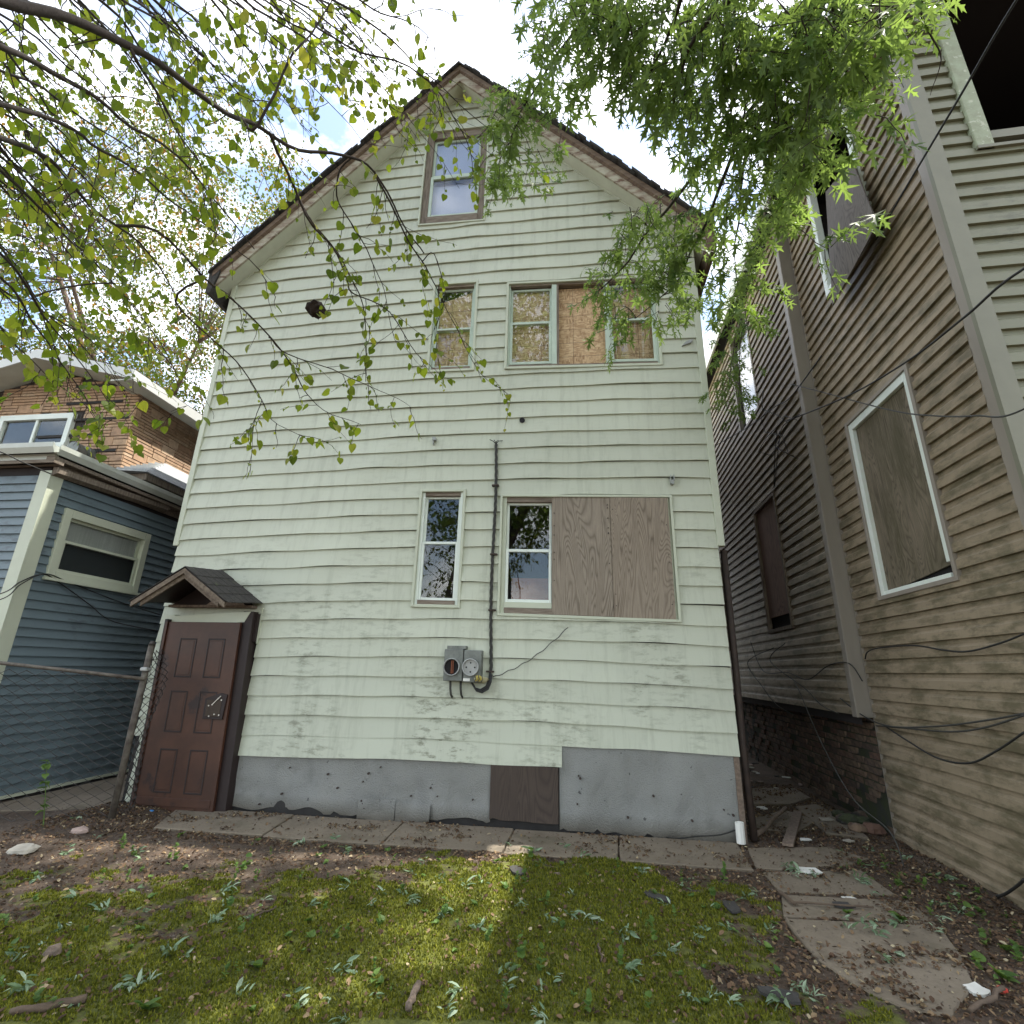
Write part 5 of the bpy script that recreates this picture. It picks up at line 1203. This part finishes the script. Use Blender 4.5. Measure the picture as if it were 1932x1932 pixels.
# ---- redbud: stands left of the camera, its branches reach in from the upper left
T = Tree('redbud_tree', (-3.6, -.9, 0), 'heart-leaved tree whose bare-twigged branches hang in from the upper left', 'leaf_redbud', HV, HF, 11)
T.dist = True; T.skip = .42; fork = Vector((-3.0, -.55, 2.5))
T.limb([(-3.6, -.9, -.1), (-3.55, -.85, 1.0), (-3.3, -.7, 1.8), fork], .17, .12, 10)
T.limb([fork, (-3.2, -1.3, 3.6), (-3.0, -2.4, 5.2)], .09, .03); T.limb([(-3.4, -.75, 1.6), (-4.1, -1.4, 3.0), (-4.6, -2.2, 4.8)], .09, .03); T.limb([fork, (-2.2, -1.0, 3.7), (-1.5, -1.4, 5.0)], .07, .025)
BRS = [ # pixel path, distance start, distance end, radius
 ([(0, 5), (144, 43), (234, 77), (358, 164), (434, 214), (485, 237), (565, 284), (646, 294), (706, 324), (756, 411), (800, 478)], 1.9, 3.4, .021),
 ([(485, 237), (551, 104), (600, 50), (646, -20)], 2.55, 3.0, .010),
 ([(515, 264), (568, 384), (622, 461), (660, 520), (690, 600), (690, 720)], 2.7, 3.3, .011),
 ([(0, 80), (134, 160), (234, 227), (334, 294), (420, 390), (480, 470)], 2.1, 3.2, .014),
 ([(0, 200), (100, 230), (194, 284), (284, 348), (370, 410), (470, 490), (520, 560)], 2.2, 3.6, .012),
 ([(0, 260), (84, 294), (174, 394), (261, 455), (317, 535), (361, 600)], 2.3, 3.5, .014),
 ([(257, 117), (300, 187), (351, 274), (394, 354), (421, 468)], 2.2, 2.9, .008),
 ([(0, 314), (67, 384), (140, 458), (214, 535), (300, 646), (340, 720)], 2.4, 3.6, .010),
 ([(572, 387), (625, 465), (655, 526), (665, 553), (735, 590), (788, 668), (815, 695)], 2.85, 3.4, .010),
 ([(638, 330), (638, 387), (690, 467), (713, 521), (732, 580), (750, 650)], 3.0, 3.4, .007),
 ([(300, 440), (387, 521), (440, 563), (515, 638), (558, 702), (580, 745), (609, 772), (681, 801)], 2.8, 3.4, .010),
 ([(515, 638), (542, 668), (654, 708), (735, 748), (777, 772)], 3.05, 3.4, .007),
 ([(706, 324), (737, 387), (775, 457), (804, 502), (825, 547), (850, 600), (903, 702), (960, 745)], 3.1, 3.6, .008),
 ([(330, 570), (408, 644), (454, 692), (494, 756), (526, 804), (601, 836)], 2.9, 3.4, .008),
 ([(494, 756), (478, 815), (472, 895)], 3.2, 3.3, .004),
 ([(600, 60), (656, 84), (770, 127), (833, 174), (860, 227), (887, 294), (887, 334)], 2.9, 3.4, .008),
 ([(646, -20), (720, 20), (790, 60), (830, 110)], 3.0, 3.3, .006),
 ([(280, 640), (330, 700), (380, 745), (300, 790)], 3.6, 3.8, .005),
 ([(60, 560), (140, 640), (220, 720), (290, 760)], 3.2, 3.7, .006),
 ([(0, 620), (70, 690), (130, 740), (200, 790)], 3.3, 3.8, .006),
 ([(0, 470), (60, 560), (100, 650), (140, 760)], 3.4, 3.8, .006),
 ([(820, 478), (840, 560), (815, 640), (830, 690)], 3.3, 3.4, .005)]
grown = []
for bi, (px, d0, d1, rr) in enumerate(BRS):
    pts = [at(x, y, d0+(d1-d0)*i/(len(px)-1)) for i, (x, y) in enumerate(px)]
    if px[0][0] > 0 and px[0][1] > 0 and grown:          # spring from the nearest older branch
        q = min(grown, key=lambda p: (p-pts[0]).length)
        if .01 < (q-pts[0]).length < 1.3: pts = [q]+pts
    if px[0][0] <= 0: px = [(px[0][0]-90, px[0][1]-55)]+px; pts = [pts[0]+(pts[0]-pts[1]).normalized()*.32]+pts; T.limb([fork, fork.lerp(pts[0], .5)+Vector((0, 0, .35)), pts[0]], .03, rr*1.02)
    rr *= .66; ln = T.limb(pts, rr, rr*.25, 6); grown += ln
    main = bi in (0, 3, 4, 5, 7)
    T.clothe(ln, .12 if main else .095, (.08, .34), .030, .045, .22 if main else .1, down=.35, droop=(.5, 1.5))
for k in range(66):                                    # thinner branches filling the upper left
    r_ = T.r; x0, y0 = (-40, r_.uniform(-60, 520)) if k % 2 else (r_.uniform(-40, 560), -50)
    d0 = r_.uniform(2.5, 4.8); L_ = r_.uniform(260, 560); sl = r_.uniform(.4, 1.1); px = [(x0+L_*f*math.cos(math.atan(sl+f*.3)), y0+L_*f*math.sin(math.atan(sl+f*.3))+r_.gauss(0, 7)) for f in (0, .25, .5, .75, 1)]
    ln = T.limb([at(x, y, d0+.9*i/4) for i, (x, y) in enumerate(px)], .0058, .0014, 5)
    T.clothe(ln, .14, (.14, .42), .036, .039, .1, down=.2, droop=(.4, 1.4))
T.finish()

# ---- silver maple: stands behind the camera to the right, hangs over the roofs
T = Tree('maple_tree', (1.9, -2.3, 0), 'dense silver maple with cut star leaves hanging over the upper right', 'leaf_maple', MV, MF, 23)
mfork = Vector((1.8, -1.6, 4.2))
T.limb([(1.9, -2.3, -.1), (1.95, -2.2, 1.5), (1.9, -1.9, 3.0), mfork], .24, .16, 12)
MBR = [([(1330, -160), (1230, -60), (1130, 0), (1064, 87), (1024, 147), (980, 214), (967, 267)], 3.5, 3.9, .012),
 ([(1600, -120), (1540, 40), (1500, 100), (1400, 230), (1330, 310), (1262, 387), (1227, 431), (1185, 490), (1138, 541), (1115, 565)], 3.0, 3.9, .014),
 ([(1400, 230), (1360, 360), (1311, 464), (1269, 539), (1200, 600)], 3.1, 3.9, .010),
 ([(1560, -60), (1480, 120), (1433, 227), (1400, 321), (1396, 401), (1385, 480), (1400, 560)], 2.9, 3.9, .012),
 ([(1620, -120), (1577, 0), (1573, 50), (1563, 90), (1540, 180)], 2.8, 2.9, .008),
 ([(1760, -100), (1740, 10), (1690, 40), (1640, 90), (1600, 150)], 2.8, 2.9, .008),
 ([(1740, 10), (1760, 60), (1775, 110), (1755, 180)], 2.8, 2.8, .004),
 ([(1330, -160), (1290, -20), (1250, 80), (1200, 170)], 2.7, 3.0, .012),
 ([(1600, -120), (1450, -60), (1350, 20), (1290, 110), (1270, 210)], 2.5, 2.9, .014)]
lines = []
for px, d0, d1, rr in MBR:
    pts = [at(x, y, d0+(d1-d0)*i/(len(px)-1)) for i, (x, y) in enumerate(px)]
    if px[0][1] < -50: T.limb([mfork, mfork.lerp(pts[0], .5)+Vector((0, 0, .5)), pts[0]], .08, rr*1.1)
    lines.append(T.limb(pts, rr, rr*.25, 6))
allp = [p for l in lines for p in l]
BL = [ # px, py, rx, ry, distance, strands
 (1010, 70, 45, 70, 3.6, 22), (1000, 160, 45, 40, 3.7, 14), (960, 205, 35, 40, 3.8, 12), (950, 250, 30, 40, 3.8, 14), (985, 230, 40, 25, 3.8, 10), (1030, 255, 30, 50, 3.8, 20), (1010, 220, 30, 20, 3.8, 8), (938, 325, 20, 38, 3.9, 12), (985, 325, 25, 45, 3.9, 13),
 (1080, 20, 60, 40, 3.4, 22), (1150, 40, 80, 60, 3.1, 44), (1110, 130, 22, 50, 3.3, 10), (1170, 120, 60, 70, 3.0, 40), (1250, 70, 80, 90, 2.8, 56), (1230, 180, 40, 50, 3.0, 22), (1350, 60, 90, 80, 2.6, 60), (1330, 170, 70, 70, 2.7, 40), (1290, 260, 40, 40, 3.1, 12), (1440, 80, 80, 90, 2.4, 56), (1420, 200, 80, 70, 2.6, 44), (1540, 90, 80, 90, 2.2, 50), (1510, 200, 80, 70, 2.3, 44), (1620, 90, 60, 80, 2.1, 34), (1590, 210, 60, 60, 2.2, 24), (1660, 40, 50, 40, 2.2, 16),
 (1360, 290, 50, 50, 3.1, 18), (1460, 300, 60, 60, 2.6, 28), (1540, 290, 45, 40, 2.5, 14), (1400, 370, 50, 50, 3.2, 20), (1460, 390, 40, 45, 3.0, 16), (1380, 440, 45, 50, 3.5, 18), (1430, 470, 35, 45, 3.5, 12), (1390, 530, 45, 50, 3.6, 18), (1440, 560, 28, 40, 3.6, 8), (1560, 480, 20, 50, 3.0, 6), (1380, 600, 32, 40, 3.8, 10), (1415, 640, 20, 40, 3.8, 6),
 (1250, 395, 45, 30, 3.6, 16), (1190, 410, 35, 25, 3.6, 10), (1215, 460, 50, 35, 3.6, 22), (1170, 520, 45, 30, 3.7, 18), (1130, 550, 25, 18, 3.8, 8), (1240, 520, 45, 35, 3.7, 20), (1290, 500, 35, 40, 3.7, 16), (1310, 430, 20, 35, 3.7, 10), (1220, 575, 50, 28, 3.8, 20), (1280, 575, 40, 30, 3.8, 16), (1160, 590, 22, 16, 3.8, 6), (1150, 645, 12, 22, 3.9, 4),
 (1360, 690, 28, 40, 6.2, 20), (1375, 745, 36, 50, 6.4, 30), (1400, 690, 30, 50, 6.6, 22), (1395, 785, 22, 30, 6.5, 12)]
for (bx, by_, rx, ry, d, n_) in BL:
    r_ = T.r
    if d < 3.3: n_ *= .80; d = 3.3+(d-3.3)*.45
    else: n_ *= .80
    c = at(bx, by_, d); npz = min(allp, key=lambda p: (p-c).length)
    tw = T.limb([npz, npz.lerp(c, .5)+Vector((0, 0, .06)), c+Vector((0, 0, .04))], .005, .002, 4, False)
    for k in range(int(n_*.95)):
        while True:
            u, v = r_.uniform(-1, 1), r_.uniform(-1, 1)
            if u*u+v*v < 1: break
        p = at(bx+u*rx, by_+v*ry-ry*.25, d+r_.uniform(-.35, .35))
        a = r_.uniform(0, 6.28); dr = Vector((math.cos(a), math.sin(a), r_.uniform(-1.1, .2)))
        T.spray(p, dr, r_.uniform(.10, .24), .040, .066, True, (.35, 1.35), .7, .0022)
for k in range(150):                                   # the rest of the crown, above and behind the camera
    r_ = T.r; c = Vector((r_.uniform(-2.6, 4.6), r_.uniform(-5.5, -.2), r_.uniform(6.2, 10.5)))
    q = project(c)
    if q and q[2] > .3 and -60 < q[0] < 1990 and q[1] > -120: continue
    for j in range(26):
        p = c+Vector((r_.gauss(0, .45), r_.gauss(0, .45), r_.gauss(0, .3))); T.leaf(p, r_.uniform(0, 6.28), r_.uniform(.2, 1.2), r_.gauss(0, .5), r_.uniform(.10, .16))
    if k % 6 == 0: T.limb([mfork, mfork.lerp(c, .5)+Vector((0, 0, .4)), c], .06, .012)
for k in range(250):                                   # high crown out of view, clumps placed to shade the left yard
    r_ = T.r; c = Vector((r_.uniform(-.5, 4.4), r_.uniform(1.0, 6.6), r_.uniform(11.5, 16.5)))
    q = project(c)
    if q and q[2] > .3 and -100 < q[0] < 2030 and q[1] > -170: continue
    for j in range(24):
        p = c+Vector((r_.gauss(0, .5), r_.gauss(0, .4), r_.gauss(0, .3))); T.leaf(p, r_.uniform(0, 6.28), r_.uniform(.0, .9), r_.gauss(0, .4), r_.uniform(.16, .26))
    if k % 8 == 0: T.limb([mfork, mfork.lerp(c, .5)+Vector((0, -1.6, .8)), c], .07, .015)
T.finish()

# ---- trees farther off
DV = [(0, 0, 0), (.34, .4, .06), (0, 1., -.1), (-.34, .4, .06)]; DF = [(0, 1, 2), (0, 2, 3)]
def far_tree(name, base, height, rad, nclump, nleaf, size, label, seed, mat='leaf_far', bark='bark_far', low=.3, sig=.5):
    T = Tree(name, base, label, mat, DV, DF, seed, 0); b = Vector(base); r_ = T.r; top = b+Vector((0, 0, height*low))
    T.limb([b, b+Vector((.1, .1, height*low*.5)), top], height*.018+.06, height*.014+.04, 9)
    cz = height*(low+1)/2; hz = height*(1-low)/2
    limbs = []
    for k in range(9):
        a = k*2.4; e = top+Vector((math.cos(a)*rad*.55, math.sin(a)*rad*.55, hz*r_.uniform(.5, 1.4))); limbs.append(T.limb([top, top.lerp(e, .45)+Vector((0, 0, .4)), e], height*.009+.03, .02))
    lp = [p for l in limbs for p in l]
    for k in range(nclump):
        while True:
            v = Vector((r_.uniform(-1, 1), r_.uniform(-1, 1), r_.uniform(-1, 1)))
            if .25 < v.length < 1: break
        c = b+Vector((v.x*rad, v.y*rad, cz+v.z*hz)); npz = min(lp, key=lambda p: (p-c).length); T.limb([npz, npz.lerp(c, .5)+Vector((0, 0, .25)), c], .022, .006, 4, False)
        for j in range(nleaf): T.leaf(c+Vector((r_.gauss(0, sig), r_.gauss(0, sig), r_.gauss(0, sig*.6))), r_.uniform(0, 6.28), r_.uniform(0, 1.3), r_.gauss(0, .5), size*r_.uniform(.6, 1.2))
    T.finish(bark, bark)
far_tree('tall_tree', (-16.5, 15.5, 0), 23, 8.4, 300, 230, .13, 'tall pale spring tree with thin reddish-green foliage behind the brick house', 31, sig=.48)
far_tree('young_tree', (-12.8, 24, 0), 11, 3.6, 120, 90, .15, 'smaller yellow-green tree between the brick roof and the pale house', 32, sig=.55)
far_tree('broad_tree', (-17, 21, 0), 13, 5.5, 150, 110, .15, 'broad green tree just above the brick house gable', 36, sig=.7)
far_tree('alley_tree', (2.6, 21, 0), 12, 3.2, 70, 80, .16, 'bright green tree standing at the far end of the alley', 33, low=.15)
far_tree('yard_tree', (-3.2, -9.5, 0), 20, 6, 230, 70, .27, 'leafy tree standing behind the camera, seen only in the window panes', 34, 'leaf_maple', 'bark')
far_tree('yard_tree', (2.8, -12, 0), 20, 6, 230, 70, .27, 'large tree far behind the camera, seen only in reflections', 35, 'leaf_maple', 'bark')

# hanging nest in the redbud
nc = at(597, 583, 3.15); m = MB(); n_ = 14
for i in range(8):
    ph = math.pi*i/7-math.pi/2
    for j in range(n_):
        a = 2*math.pi*j/n_; d = Vector((math.cos(ph)*math.cos(a), math.cos(ph)*math.sin(a), math.sin(ph)*.85)); k = .05*(1+.45*nz(d.x*3, d.y*3, d.z*3)); m.v.append(tuple(nc+d*k))
for i in range(7):
    for j in range(n_): m.f.append((i*n_+j, i*n_+(j+1) % n_, (i+1)*n_+(j+1) % n_, (i+1)*n_+j))
tag(m.build('bird_nest', 'nest_mud'), 'small dark ragged nest hanging in the twigs before the siding', 'nest')
